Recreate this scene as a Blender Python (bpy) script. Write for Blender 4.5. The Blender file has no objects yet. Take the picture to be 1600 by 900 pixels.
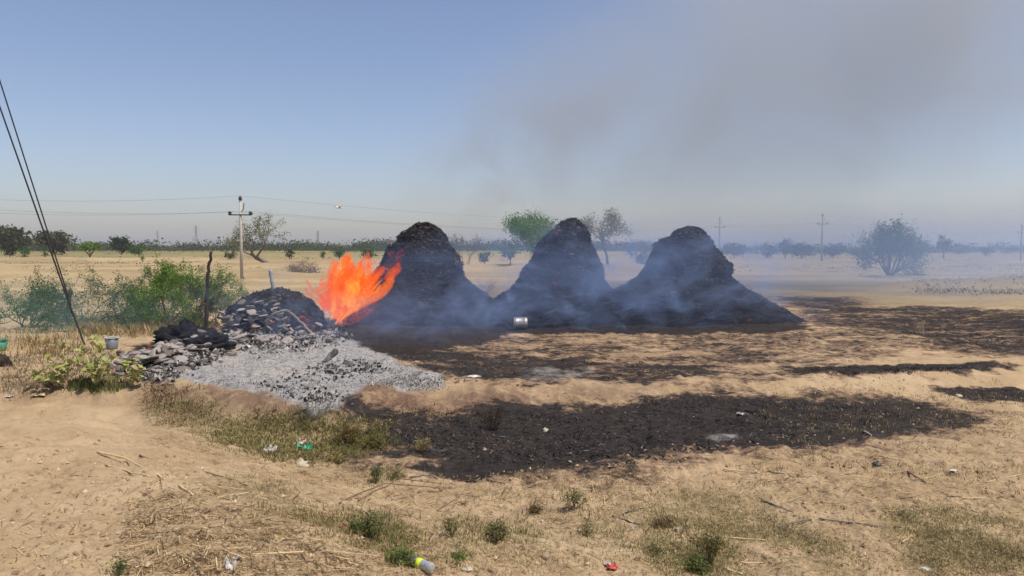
import bpy, math, random
import numpy as np
from mathutils import Vector, Matrix

# ------------------------------------------------------------------ camera, sky, sun
S = bpy.context.scene
COL = S.collection
CAMH, FPX, PITCH = 2.6, 1155.0, math.radians(3.07)
cam_d = bpy.data.cameras.new('camera'); cam = bpy.data.objects.new('camera', cam_d); COL.objects.link(cam)
cam_d.sensor_width = 36.0; cam_d.lens = 36.0*FPX/1600.0
cam_d.clip_start = 0.1; cam_d.clip_end = 20000
cam.location = (0, 0, CAMH); cam.rotation_euler = (math.pi/2-PITCH, 0, 0)
S.camera = cam
S.view_settings.view_transform = 'Standard'; S.view_settings.look = 'None'
S.view_settings.exposure = 0.16; S.view_settings.gamma = 1.0
SUN_EL, SUN_AZ = 64.0, 118.0          # azimuth clockwise from +Y (the viewing direction)
W = bpy.data.worlds.new('World'); S.world = W; W.use_nodes = True
wn = W.node_tree.nodes; wl = W.node_tree.links
sky = wn.new('ShaderNodeTexSky'); sky.sky_type = 'NISHITA'; sky.sun_disc = False
sky.sun_elevation = math.radians(SUN_EL); sky.sun_rotation = math.radians(SUN_AZ)
sky.air_density = 1.0; sky.dust_density = 1.9; sky.ozone_density = 3.2; sky.altitude = 300
tint = wn.new('ShaderNodeMix'); tint.data_type = 'RGBA'; tint.blend_type = 'MULTIPLY'; tint.inputs[0].default_value = 1.0
tint.inputs[7].default_value = (1.075, .962, .965, 1)
wl.new(sky.outputs['Color'], tint.inputs[6]); wl.new(tint.outputs[2], wn['Background'].inputs['Color'])
wn['Background'].inputs['Strength'].default_value = 0.125
sun_d = bpy.data.lights.new('sun', 'SUN'); sun = bpy.data.objects.new('sun', sun_d); COL.objects.link(sun)
sun_d.energy = 4.0; sun_d.angle = math.radians(0.53); sun_d.color = (1.0, 0.95, 0.87)
az, el = math.radians(SUN_AZ), math.radians(SUN_EL)
sun_dir = Vector((math.sin(az)*math.cos(el), math.cos(az)*math.cos(el), math.sin(el)))
sun.rotation_euler = sun_dir.to_track_quat('Z', 'Y').to_euler()
S.render.engine = 'CYCLES'
S.cycles.transparent_max_bounces = 160
S.cycles.max_bounces = 6; S.cycles.diffuse_bounces = 2; S.cycles.volume_bounces = 1
S.cycles.use_denoising = True

# ------------------------------------------------------------------ numpy noise
def _hash(ix, iy, iz, seed):
    n = (ix*374761393 + iy*668265263 + iz*2147483647 + seed*1274126177) & 0xffffffff
    n = ((n ^ (n >> 13)) * 1274126177) & 0xffffffff
    n = (n ^ (n >> 16)) & 0xffffffff
    return n/4294967295.0
def vnoise(x, y, z=0.0, seed=0):
    x = np.asarray(x, float); y = np.asarray(y, float); z = np.asarray(z, float)+np.zeros_like(x)
    ix, iy, iz = np.floor(x).astype(np.int64), np.floor(y).astype(np.int64), np.floor(z).astype(np.int64)
    fx, fy, fz = x-ix, y-iy, z-iz
    fx, fy, fz = [f*f*f*(f*(f*6-15)+10) for f in (fx, fy, fz)]
    r = 0.0
    for a in (0, 1):
        for b in (0, 1):
            for c in (0, 1):
                w = (fx if a else 1-fx)*(fy if b else 1-fy)*(fz if c else 1-fz)
                r = r+w*_hash(ix+a, iy+b, iz+c, seed)
    return r*2-1
def fbm(x, y, z=0.0, oct=4, seed=0, gain=0.5):
    r, a, f = 0.0, 1.0, 1.0
    for o in range(oct):
        r = r+a*vnoise(x*f, y*f, np.asarray(z)*f, seed+o*17); a *= gain; f *= 2.03
    return r
def sstep(a, b, x):
    t = np.clip((x-a)/(b-a), 0, 1); return t*t*(3-2*t)

# ------------------------------------------------------------------ terrain shape
def seg_dist(x, y, pts):
    d = np.full(np.shape(x), 1e9)
    for (x0, y0), (x1, y1) in zip(pts[:-1], pts[1:]):
        dx, dy = x1-x0, y1-y0
        t = np.clip(((x-x0)*dx+(y-y0)*dy)/(dx*dx+dy*dy), 0, 1)
        d = np.minimum(d, np.hypot(x-x0-t*dx, y-y0-t*dy))
    return d
PLAT = [(-16, 13.6), (-9, 13.6), (-6.6, 13.4), (-4.8, 12.4), (-3.7, 11.6), (-2.8, 11.2), (-1.9, 12.6), (-1.2, 12.9)]
BUND = [(-1.4, 12.8), (0.3, 12.7), (2.0, 13.0), (4.3, 13.6), (6.8, 14.2), (9, 15.0), (12, 16.2), (18, 18.0)]
GULLY = [(-6, 11.2), (-3.5, 10.0), (-2.3, 8.7), (-0.5, 7.9), (2, 7.6)]
def hmap(x, y, fine=True):
    x = np.asarray(x, float); y = np.asarray(y, float)
    r = np.hypot(x, y)
    nz = 0.35*vnoise(x*0.5, y*0.5, 3.1, 5)
    d1 = (-(x+0.2)*0.70-(y-5.3)*0.714)*-1.0       # >0 to the right of / beyond the bank's edge
    d1 = (x+0.2)*0.70+(y-5.3)*0.714
    inside = np.minimum(-d1+0.3, 10.0-y)+nz
    h = 0.82*sstep(-1.6, 2.6, inside)
    h = h*sstep(-40, -8, -np.abs(x))
    # platform that carries the ash, with a low step towards the gully
    px = np.array([p[0] for p in PLAT]); py = np.array([p[1] for p in PLAT])
    edge = np.interp(x, px, py)
    plat = sstep(-0.7, 0.25, y-edge+0.2*vnoise(x*1.2, y*1.2, 0, 9))
    plat = plat*(1-sstep(-2.2, 0.2, x))*(1-sstep(20, 26, y))
    h = h+0.20*plat
    h = h-0.16*np.exp(-(seg_dist(x, y, GULLY)/1.3)**2)
    db = seg_dist(x, y, BUND)
    h = h+0.19*np.exp(-(db/0.75)**2)*(1+0.35*vnoise(x*0.8, y*0.8, 1, 3))
    h = h-0.07*np.exp(-((y-10.6-0.1*x)/1.6)**2)*sstep(-2, 1, x)*(1-sstep(9, 12, x))
    # field bunds and banks further away
    for (yy, sl, am, wd, x0, x1) in ((40, .02, .30, .8, -80, -6), (47, .03, .4, .9, -80, 0), (56, .0, .3, .9, -90, -4), (66, -.03, .45, 1.0, -120, 2), (80, .02, .5, 1.2, -120, 10), (95, .02, .5, 1.6, -200, 30), (60, .10, .35, 1.2, 14, 90),
                                     (51, -.12, .75, 2.2, 26, 60), (120, 0, .6, 2, -40, 200), (150, .05, .8, 3, -300, -60)):
        h = h+am*np.exp(-((y-yy-sl*x+1.2*vnoise(x*.08, y*.02, 2, 7))/wd)**2)*sstep(x0-6, x0+6, x)*(1-sstep(x1-6, x1+6, x))
    h = h+0.9*sstep(90, 420, r)
    h = h+0.10*fbm(x*.13, y*.13, 0, 3, 11)*sstep(3, 14, r)*(1-sstep(200, 500, r))
    h = h+0.5*fbm(x*.02, y*.02, 0, 2, 12)*sstep(60, 200, r)
    if fine:
        k = 1-sstep(30, 90, r)
        h = h+k*(0.032*fbm(x*1.7, y*1.7, 0, 3, 21)+0.019*fbm(x*6.5, y*6.5, 0, 4, 22, .6))
        h = h-(1-sstep(10, 18, r))*(.020*sstep(.42, .62, vnoise(x*4.3, y*4.3, 0, 33))+.012*sstep(.45, .6, vnoise(x*9, y*9, 0, 34)))
    h = h+0.03*(1-sstep(35, 120, r))*np.maximum(0, fbm(x*2.6, y*2.6, 0, 2, 31)-.25)
    return h
_c, _s = math.cos(PITCH), math.sin(PITCH)
def pixdir(px, py):
    u, v = (px-800)/FPX, (450-py)/FPX
    return np.array([u+0*v, _c+v*_s, -_s+v*_c])      # pitched down
_T0 = np.geomspace(1.2, 3000, 1100)
def gp(px, py):
    d = pixdir(float(px), float(py)); ts = _T0
    for _ in range(3):
        g = CAMH+d[2]*ts-hmap(d[0]*ts, d[1]*ts) < 0
        k = int(np.argmax(g)) if g.any() else len(ts)-1
        ts = np.linspace(ts[max(k-1, 0)], ts[k], 60)
    p = d*ts[-1]
    return np.array([p[0], p[1], float(hmap(p[0], p[1]))])
def gpv(px, py):                                     # vectorised, fixed-point on height
    u, v = (px-800)/FPX, (450-py)/FPX
    dx, dy, dz = u, _c+v*_s, -_s+v*_c
    h = np.zeros_like(u)
    for _ in range(14):
        t = (h-CAMH)/np.minimum(dz, -0.004); h = 0.5*h+0.5*hmap(dx*t, dy*t)
    t = (h-CAMH)/np.minimum(dz, -0.004)
    return np.stack([dx*t, dy*t, hmap(dx*t, dy*t)], 1)
def at(px, py, D):                                   # point on a pixel's ray at distance D along +Y
    d = pixdir(float(px), float(py)); t = D/d[1]
    return np.array([d[0]*t, D, CAMH+d[2]*t])
def gx(px, D):                                       # ground point under column px at distance D
    d = pixdir(float(px), 395.0); t = D/d[1]
    return np.array([d[0]*t, D, float(hmap(d[0]*t, D))])

# ------------------------------------------------------------------ materials
class N:
    def __init__(s, name):
        s.m = bpy.data.materials.new(name); s.m.use_nodes = True; s.t = s.m.node_tree; s.t.nodes.clear()
        s.out = s.t.nodes.new('ShaderNodeOutputMaterial')
    def n(s, typ, **kw):
        nd = s.t.nodes.new('ShaderNode'+typ)
        for k, v in kw.items():
            if k.startswith('i_'):
                key = k[2:]; key = int(key) if key.isdigit() else key.replace('_', ' ')
                s.put(nd.inputs[key], v)
            else: setattr(nd, k, v)
        return nd
    def put(s, sock, v):
        if isinstance(v, bpy.types.NodeSocket): s.t.links.new(v, sock)
        elif isinstance(v, bpy.types.Node): s.t.links.new(v.outputs[0], sock)
        elif isinstance(v, (tuple, list)) and len(v) == 3 and sock.type == 'RGBA': sock.default_value = (*v, 1)
        else: sock.default_value = v
    def math(s, op, a, b=0.0, c=None, clamp=False):
        nd = s.n('Math', operation=op, use_clamp=clamp); s.put(nd.inputs[0], a); s.put(nd.inputs[1], b)
        if c is not None: s.put(nd.inputs[2], c)
        return nd.outputs[0]
    def mix(s, f, a, b):
        nd = s.n('Mix', data_type='RGBA'); s.put(nd.inputs[0], f); s.put(nd.inputs[6], a); s.put(nd.inputs[7], b)
        return nd.outputs[2]
    def noise(s, vec, scale, detail=4, rough=0.55, dist=0.0, out='Fac'):
        nd = s.n('TexNoise'); s.put(nd.inputs['Vector'], vec); s.put(nd.inputs['Scale'], scale)
        s.put(nd.inputs['Detail'], detail); s.put(nd.inputs['Roughness'], rough); s.put(nd.inputs['Distortion'], dist)
        return nd.outputs[out]
    def ramp(s, f, lo, hi, smooth=True):
        nd = s.n('MapRange', interpolation_type='SMOOTHSTEP' if smooth else 'LINEAR'); s.put(nd.inputs[0], f)
        s.put(nd.inputs[1], lo); s.put(nd.inputs[2], hi); return nd.outputs[0]
    def attr(s, name, out='Fac'):
        return s.n('Attribute', attribute_name=name).outputs[out]
    def pos(s, sc=(1, 1, 1), obj=False):
        v = s.n('TexCoord').outputs['Object'] if obj else s.n('NewGeometry').outputs['Position']
        if sc != (1, 1, 1):
            nd = s.n('Mapping'); s.put(nd.inputs['Vector'], v); nd.inputs['Scale'].default_value = sc; v = nd.outputs[0]
        return v
    def bsdf(s, color, rough=0.9, bump=None, bstr=0.4, bdist=0.02, spec=0.2, **kw):
        b = s.n('BsdfPrincipled'); s.put(b.inputs['Base Color'], color); s.put(b.inputs['Roughness'], rough)
        b.inputs['Specular IOR Level'].default_value = spec
        for k, v in kw.items(): s.put(b.inputs[k.replace('_', ' ')], v)
        if bump is not None:
            bp = s.n('Bump'); bp.inputs['Strength'].default_value = bstr; bp.inputs['Distance'].default_value = bdist
            s.put(bp.inputs['Height'], bump); s.put(b.inputs['Normal'], bp.outputs[0])
        s.t.links.new(b.outputs[0], s.out.inputs['Surface']); return b

def m_plain(name, c1, c2, scale=6, rough=0.9, bstr=0.4, sc=(1, 1, 1), spec=0.2, obj=True, bdist=0.02, **kw):
    q = N(name); p = q.pos(sc, obj); n1 = q.noise(p, scale, 5, 0.65)
    q.bsdf(q.mix(q.ramp(n1, .3, .7), c1, c2), rough, q.noise(p, scale*3, 5, .7), bstr, bdist, spec, **kw); return q.m
def m_leaf(name, trans=0.3, rough=0.6):
    q = N(name); c = q.attr('Col', 'Color')
    d = q.n('BsdfDiffuse'); q.put(d.inputs[0], c)
    t = q.n('BsdfTranslucent'); q.put(t.inputs[0], c)
    mx = q.n('MixShader'); mx.inputs[0].default_value = trans
    q.t.links.new(d.outputs[0], mx.inputs[1]); q.t.links.new(t.outputs[0], mx.inputs[2]); q.t.links.new(mx.outputs[0], q.out.inputs[0])
    return q.m
M = {}
M['leaf'] = m_leaf('leaf_surface')
M['straw'] = m_leaf('straw_surface', 0.15)
M['flake'] = m_leaf('flake_surface', 0.0)
M['bark'] = m_plain('bark', (.05, .04, .032), (.11, .09, .075), 9, 0.95, .7, (1, 1, .25))
M['bark_pale'] = m_plain('bark_pale', (.12, .10, .085), (.20, .175, .15), 9, 0.95, .6, (1, 1, .25))
M['deadwood'] = m_plain('deadwood', (.16, .13, .105), (.28, .24, .2), 12, .95, .5, (1, 1, .3))
M['stalk'] = m_plain('stalk', (.48, .36, .18), (.62, .49, .28), 20, .8, .3)
M['stalk_brown'] = m_plain('stalk_brown', (.13, .085, .05), (.24, .165, .095), 20, .85, .3)
M['charwood'] = m_plain('charred_wood', (.02, .02, .021), (.16, .15, .14), 7, .95, .8, (1, 1, .4))
M['post'] = m_plain('post_wood', (.022, .016, .012), (.06, .045, .035), 14, .95, .7, (1, 1, .2))
M['steel'] = m_plain('galvanised_steel', (.36, .32, .27), (.50, .46, .40), 12, .5, .1, spec=.5, Metallic=0.6)
M['polepaint'] = m_plain('pole_concrete', (.40, .37, .32), (.5, .47, .41), 8, .8, .3)
M['darkmetal'] = m_plain('dark_metal', (.02, .02, .022), (.045, .042, .04), 10, .5, .1, spec=.4)
M['cable'] = m_plain('cable', (.012, .012, .014), (.03, .03, .03), 20, .6, .1)
M['grey_pole'] = m_plain('weathered_pole', (.25, .25, .25), (.33, .33, .33), 8, .8, .2)

def ground_material():
    q = N('dry_ground'); P = q.pos()
    big = q.noise(P, 0.22, 5, .6); mid = q.noise(P, 1.6, 6, .65, .4); fine = q.noise(P, 22, 5, .75); grit = q.noise(P, 90, 3, .7)
    Ps = q.pos((1.0, .55, 1)); streak = q.noise(Ps, 5.5, 6, .72, .8)
    sand = q.mix(q.ramp(mid, .3, .7), (.475, .345, .205), (.385, .27, .15))
    sand = q.mix(q.math('MULTIPLY', q.ramp(big, .5, .72), .6), sand, (.485, .37, .23))
    sand = q.mix(q.math('MULTIPLY', q.ramp(fine, .52, .68), q.math('MULTIPLY_ADD', q.attr('litter'), .38, .24)), sand, (.24, .165, .09))
    sand = q.mix(q.math('MULTIPLY', q.ramp(grit, .60, .74), .35), sand, (.52, .42, .30))
    sand = q.mix(q.math('MULTIPLY', q.ramp(streak, .55, .68), .42), sand, (.235, .16, .086))
    sand = q.mix(q.math('MULTIPLY', q.ramp(q.noise(q.pos((.7, 1.3, 1)), .9, 5, .7, .6), .55, .70), .35), sand, (.255, .175, .095))
    # litter-covered and faintly green ground
    lit = q.attr('litter'); gr = q.attr('green'); far = q.attr('far'); veg = q.attr('veg')
    lm = q.math('MULTIPLY', lit, q.ramp(q.math('ADD', fine, q.math('MULTIPLY', mid, .6)), .70, .95))
    sand = q.mix(q.math('MULTIPLY', lm, .42), sand, (.235, .165, .088))
    gm = q.math('MULTIPLY', gr, q.ramp(q.math('ADD', fine, mid), .85, 1.15))
    sand = q.mix(q.math('MULTIPLY', gm, .75), sand, (.16, .145, .062))
    # distant fields
    Pf = q.pos((.05, .16, 1)); fband = q.noise(Pf, 1.0, 6, .65, .5)
    fld = q.mix(q.ramp(fband, .38, .62), (.40, .30, .165), (.29, .215, .115))
    fld = q.mix(q.math('MULTIPLY', q.ramp(q.noise(q.pos((.25, .7, 1)), 1, 6, .75), .52, .7), .45), fld, (.27, .19, .115))
    fld = q.mix(q.math('MULTIPLY', q.ramp(q.noise(q.pos((.4, 1.1, 1)), 1, 4, .7), .60, .72), .35), fld, (.52, .40, .27))
    sand = q.mix(far, sand, fld)
    vn = q.ramp(q.noise(q.pos((.02, .05, 1)), 1, 5, .7), .35, .6)
    vcol = q.mix(vn, (.15, .155, .055), (.27, .215, .10))
    sand = q.mix(veg, sand, vcol)
    # scorched halo, then char
    nb = q.noise(P, 2.4, 8, .72, .5); nb2 = q.noise(q.pos((.8, 1.5, 1)), 9, 6, .75, .3)
    nn = q.math('ADD', q.math('MULTIPLY', nb, 1.3), q.math('MULTIPLY', nb2, 1.0))
    nn = q.math('ADD', nn, q.math('MULTIPLY', q.noise(q.pos((.6, 1.1, 1)), .75, 4, .6, .8), 1.0))
    b = q.math('ADD', q.attr('burn'), q.math('SUBTRACT', nn, 1.66))
    sc = q.math('MULTIPLY', q.ramp(b, .18, .46), .72)
    sc = q.math('MAXIMUM', sc, q.math('MULTIPLY', q.attr('scorch'), q.ramp(nb, .26, .56)))
    col = q.mix(sc, sand, q.mix(q.ramp(fine, .4, .65), (.17, .098, .066), (.10, .062, .045)))
    char = q.mix(q.ramp(nb2, .35, .68), (.015, .014, .0145), (.038, .034, .033))
    char = q.mix(q.math('MULTIPLY', q.ramp(fine, .56, .70), .6), char, (.10, .086, .078))
    char = q.mix(q.math('MULTIPLY', q.ramp(q.noise(q.pos((.5, 2.2, 1)), 1.5, 6, .7), .58, .72), .55), char, (.12, .10, .09))
    char = q.mix(q.math('MULTIPLY', q.ramp(mid, .52, .72), .55), char, (.075, .05, .038))
    char = q.mix(q.math('MULTIPLY', q.ramp(q.noise(P, 34, 4, .8), .60, .72), .5), char, (.22, .165, .115))
    col = q.mix(q.math('MULTIPLY', q.ramp(b, .38, .62), .96), col, char)
    # grey ash
    na = q.noise(P, 1.8, 6, .7); a = q.math('ADD', q.attr('ash'), q.math('MULTIPLY', q.math('SUBTRACT', na, .5), .7))
    ashc = q.mix(q.ramp(q.noise(P, 14, 6, .8), .35, .65), (.19, .18, .17), (.42, .40, .37))
    ashc = q.mix(q.math('MULTIPLY', q.ramp(q.noise(P, 2.6, 5, .7), .52, .68), .55), ashc, (.085, .08, .08))
    ashc = q.mix(q.math('MULTIPLY', q.ramp(q.noise(P, 1.1, 3, .6), .5, .7), .5), ashc, (.40, .335, .265))
    col = q.mix(q.ramp(a, .32, .62), col, ashc)
    hgt = q.math('ADD', q.math('MULTIPLY', fine, .6), q.math('ADD', q.math('MULTIPLY', mid, .8), q.math('MULTIPLY', grit, .3)))
    q.bsdf(col, .97, hgt, .8, .045, .05); return q.m
M['ground'] = ground_material()

def char_material():
    q = N('charred_straw'); P = q.pos((1, 1, 3.2)); n1 = q.noise(P, 3.2, 7, .72, .4); n2 = q.noise(P, 11, 5, .75)
    c = q.mix(q.ramp(n1, .35, .7), (.011, .0105, .0115), (.034, .031, .031))
    c = q.mix(q.math('MULTIPLY', q.ramp(n2, .54, .68), .7), c, (.095, .086, .08))
    c = q.mix(q.math('MULTIPLY', q.ramp(q.noise(q.pos((1, 1, 1.4)), 1.9, 5, .7), .66, .74), .8), c, (.11, .07, .045))
    q.bsdf(c, .95, q.math('ADD', n1, q.math('MULTIPLY', n2, .7)), 1.0, .10, .1); return q.m
M['char'] = char_material()
def cake_material(name, a, b, d):
    q = N(name); P = q.pos((1, 1, 1), True); n1 = q.noise(P, 13, 5, .7); r = q.n('ObjectInfo').outputs['Random']
    c = q.mix(q.ramp(n1, .35, .65), a, b); c = q.mix(q.math('MULTIPLY', q.ramp(r, .30, .7), .85), c, d)
    q.bsdf(c, .95, q.noise(P, 40, 4, .7), .6, .02, .1); return q.m
M['cake'] = cake_material('dung_cake', (.24, .21, .185), (.42, .375, .33), (.12, .095, .078))
M['cake_brown'] = cake_material('dung_cake_unburnt', (.24, .14, .085), (.32, .20, .12), (.16, .09, .06))
def ember_material():
    q = N('ember'); P = q.pos(obj=True)
    q.bsdf((.05, .02, .015), .9, Emission_Color=(1.0, .10, .025, 1), Emission_Strength=q.math('MULTIPLY', q.ramp(q.noise(P, 14, 4, .6), .47, .66), .45)); return q.m
M['ember'] = ember_material()

# ------------------------------------------------------------------ mesh helpers
def tag(o, label, cat=None, group=None, kind=None):
    o['label'] = label
    if cat: o['category'] = cat
    if group: o['group'] = group
    if kind: o['kind'] = kind
    return o
def link(name, me, mat, parent=None, loc=None, rot=None, scale=None):
    o = bpy.data.objects.new(name, me); COL.objects.link(o)
    if mat is not None and len(me.materials) == 0: me.materials.append(mat)
    if parent is not None: o.parent = parent
    if loc is not None: o.location = loc
    if rot is not None: o.rotation_euler = rot
    if scale is not None: o.scale = scale if hasattr(scale, '__len__') else (scale,)*3
    return o
def empty(name, loc, rz=0):
    o = bpy.data.objects.new(name, None); COL.objects.link(o); o.location = loc; o.rotation_euler = (0, 0, rz); o.empty_display_size = .2
    return o
def npmesh(name, V, F, smooth=False, col=None):
    """V n x 3, F m x k (k = 3 or 4)"""
    V = np.asarray(V, np.float32); F = np.asarray(F, np.int32); k = F.shape[1]
    me = bpy.data.meshes.new(name)
    me.vertices.add(len(V)); me.vertices.foreach_set('co', V.ravel())
    me.loops.add(F.size); me.loops.foreach_set('vertex_index', F.ravel())
    me.polygons.add(len(F)); me.polygons.foreach_set('loop_start', np.arange(0, F.size, k, dtype=np.int32))
    me.polygons.foreach_set('use_smooth', np.full(len(F), smooth))
    if col is not None:
        c = np.ones((len(V), 4), np.float32); c[:, :3] = col
        at_ = me.attributes.new('Col', 'FLOAT_COLOR', 'POINT'); at_.data.foreach_set('color', c.ravel())
    me.update(calc_edges=True); return me
class MB:
    def __init__(s): s.v = []; s.f = []; s.c = []; s.n = 0
    def add(s, V, F, c=(1, 1, 1)):
        V = np.asarray(V, float); s.v.append(V); s.f += [tuple(int(i)+s.n for i in f) for f in F]; s.n += len(V)
        s.c.append(np.broadcast_to(np.asarray(c, float), (len(V), 3)))
    def tube(s, pts, rad, k=6, cap=True, c=(1, 1, 1)):
        pts = np.asarray(pts, float); n = len(pts); rad = np.broadcast_to(np.asarray(rad, float), (n,))
        tan = np.gradient(pts, axis=0); tan /= np.linalg.norm(tan, axis=1)[:, None]+1e-9
        ref = np.array([0, 0, 1.0]) if abs(tan[:, 2]).mean() < .8 else np.array([1.0, 0, 0])
        a = np.cross(tan, ref); a /= np.linalg.norm(a, axis=1)[:, None]+1e-9; b = np.cross(tan, a)
        th = np.arange(k)*2*math.pi/k
        V = (pts[:, None]+rad[:, None, None]*(np.cos(th)[None, :, None]*a[:, None]+np.sin(th)[None, :, None]*b[:, None])).reshape(-1, 3)
        F = [(i*k+j, i*k+(j+1) % k, (i+1)*k+(j+1) % k, (i+1)*k+j) for i in range(n-1) for j in range(k)]
        if cap: F += [tuple(range(k))[::-1], tuple((n-1)*k+j for j in range(k))]
        s.add(V, F, c)
    def box(s, c, sz, rz=0.0):
        x, y, z = np.array(sz)/2; V = np.array([(a*x, b*y, d*z) for a in (-1, 1) for b in (-1, 1) for d in (-1, 1)])
        ca, sa = math.cos(rz), math.sin(rz); V = np.stack([V[:, 0]*ca-V[:, 1]*sa, V[:, 0]*sa+V[:, 1]*ca, V[:, 2]], 1)+np.array(c)
        s.add(V, [(0, 1, 3, 2), (4, 6, 7, 5), (0, 4, 5, 1), (2, 3, 7, 6), (0, 2, 6, 4), (1, 5, 7, 3)])
    def lathe(s, prof, k=24, axis='z', c=(0, 0, 0), col=(1, 1, 1)):
        th = np.arange(k)*2*math.pi/k; V = []
        for r, z in prof:
            for t in th: V.append((r*math.cos(t), r*math.sin(t), z))
        V = np.array(V)
        if axis == 'x': V = V[:, [2, 0, 1]]
        n = len(prof)
        F = [(i*k+j, i*k+(j+1) % k, (i+1)*k+(j+1) % k, (i+1)*k+j) for i in range(n-1) for j in range(k)]
        s.add(V+np.array(c), F, col)
    def mesh(s, name, smooth=False, col=False):
        me = bpy.data.meshes.new(name); V = np.concatenate(s.v)
        me.from_pydata(V.tolist(), [], s.f)
        if smooth: me.polygons.foreach_set('use_smooth', np.ones(len(me.polygons), bool))
        if col:
            c = np.ones((len(V), 4), np.float32); c[:, :3] = np.concatenate(s.c)
            a = me.attributes.new('Col', 'FLOAT_COLOR', 'POINT'); a.data.foreach_set('color', c.ravel())
        me.update(); return me
    def obj(s, name, mat, parent=None, smooth=False, col=False, **kw): return link(name, s.mesh(name, smooth, col), mat, parent, **kw)
R = np.random.default_rng
def leaf_cloud(rng, centres, size, colors, aspect=0.55, upbias=0.0):
    """one small bent leaf (two triangles sharing a midrib) per centre"""
    n = len(centres); d = rng.normal(size=(n, 3)); d[:, 2] += upbias; d /= np.linalg.norm(d, axis=1)[:, None]
    e = np.cross(d, rng.normal(size=(n, 3))); e /= np.linalg.norm(e, axis=1)[:, None]+1e-9
    nn = np.cross(d, e); L = (size*rng.uniform(.6, 1.35, n))[:, None] if np.isscalar(size) else (size*rng.uniform(.6, 1.35, n))[:, None]
    a = centres-d*L/2; b = centres+d*L/2; l = centres+e*L*aspect/2+nn*L*.08; r = centres-e*L*aspect/2+nn*L*.08
    V = np.stack([a, l, b, r], 1).reshape(-1, 3); i = np.arange(n)*4
    F = np.stack([np.stack([i, i+1, i+2], 1), np.stack([i, i+2, i+3], 1)], 1).reshape(-1, 3)
    return V, F, np.repeat(colors, 4, axis=0)
def vary(rng, n, pal, jit=.18):
    pal = np.asarray(pal, float); c = pal[rng.integers(0, len(pal), n)]
    return np.clip(c*(1+jit*rng.normal(size=(n, 1))), .004, 1)
def inpoly(x, y, poly):
    ins = np.zeros(np.shape(x), bool); p = np.asarray(poly, float)
    for (x0, y0), (x1, y1) in zip(p, np.roll(p, -1, 0)):
        c = ((y0 > y) != (y1 > y)) & (x < (x1-x0)*(y-y0)/(y1-y0+1e-12)+x0); ins ^= c
    return ins
def sdpoly(x, y, poly, margin=2.0):
    p = np.asarray(poly, float); out = np.full(x.shape, -9.0)
    m = (x > p[:, 0].min()-margin) & (x < p[:, 0].max()+margin) & (y > p[:, 1].min()-margin) & (y < p[:, 1].max()+margin)
    if m.any():
        d = seg_dist(x[m], y[m], [tuple(q) for q in p]+[tuple(p[0])]); i = inpoly(x[m], y[m], p)
        out[m] = np.where(i, d, -d)
    return out
def pxpoly(pts): return np.array([gp(*p)[:2] for p in pts])
def samp(rng, poly, n, avoid=(), jit=None):
    p = np.asarray(poly, float); out = np.zeros((0, 2))
    while len(out) < n:
        c = rng.uniform(p.min(0), p.max(0), (n*2, 2)); out = np.concatenate([out, c[inpoly(c[:, 0], c[:, 1], p)]])
        for a_ in avoid: out = out[~inpoly(out[:, 0], out[:, 1], a_)]
    out = out[:n]
    if jit is not None: out = out+rng.normal(size=out.shape)*jit; out[:, 1] = np.maximum(out[:, 1], 392)
    return gpv(out[:, 0], out[:, 1])

# ------------------------------------------------------------------ the ground sheet
BURN = [  # (pixel outline, strength, edge softness in metres)
    ([(560, 640), (700, 645), (745, 628), (830, 632), (950, 626), (1080, 612), (1200, 616), (1300, 618), (1420, 622), (1540, 640), (1530, 664), (1380, 692), (1260, 706), (1100, 706), (985, 716), (950, 742), (800, 736), (680, 722), (600, 716), (530, 690), (570, 668)], 1.0, 1.15),
    ([(650, 730), (760, 728), (770, 745), (700, 746)], 1.0, .2),
    ([(500, 496), (1262, 498), (1268, 516), (1180, 522), (900, 522), (800, 522), (760, 535), (640, 556), (560, 548), (520, 535)], 1.0, .6),
    ([(640, 515), (1320, 512), (1420, 530), (1400, 570), (1280, 596), (1150, 600), (700, 604), (650, 590)], .47, 1.0),
    ([(560, 540), (700, 540), (830, 550), (960, 566), (1160, 568), (1150, 588), (1060, 603), (820, 607), (700, 604), (660, 588), (600, 560)], .66, .8),
    ([(820, 525), (1100, 528), (1000, 556), (840, 545)], .42, .6),
    ([(1240, 574), (1330, 571), (1580, 571), (1500, 584), (1330, 591), (1230, 585)], .85, .5),
    ([(1450, 612), (1600, 606), (1640, 626), (1500, 622)], .85, .4),
    ([(1190, 460), (1340, 464), (1370, 480), (1420, 476), (1700, 490), (1700, 556), (1420, 546), (1370, 520), (1250, 510)], .62, 1.6),
    ([(1240, 500), (1420, 490), (1420, 530), (1290, 545)], .46, .8),
    ([(200, 540), (350, 520), (360, 560), (250, 600), (200, 590)], .9, .3),
    ([(430, 655), (540, 640), (540, 660), (470, 668)], .55, .3)]
SCORCH = [([(500, 598), (700, 606), (1000, 600), (1060, 616), (900, 634), (800, 665), (540, 655)], .95, .7), ([(640, 515), (1300, 515), (1260, 560), (1100, 605), (700, 612)], .42, 1.0), ([(300, 600), (450, 612), (500, 650), (430, 668), (330, 640)], .85, .5), ([(215, 598), (330, 605), (345, 650), (270, 655)], .8, .5), ([(20, 600), (160, 610), (170, 628), (20, 625)], .5, .4), ([(510, 606), (690, 612), (740, 625), (690, 668), (560, 660), (500, 640)], .9, .5), ([(690, 612), (1100, 600), (1160, 615), (900, 640), (740, 640)], .5, .4),
          ([(960, 512), (1260, 512), (1240, 540), (980, 540)], .45, .5)]
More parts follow.
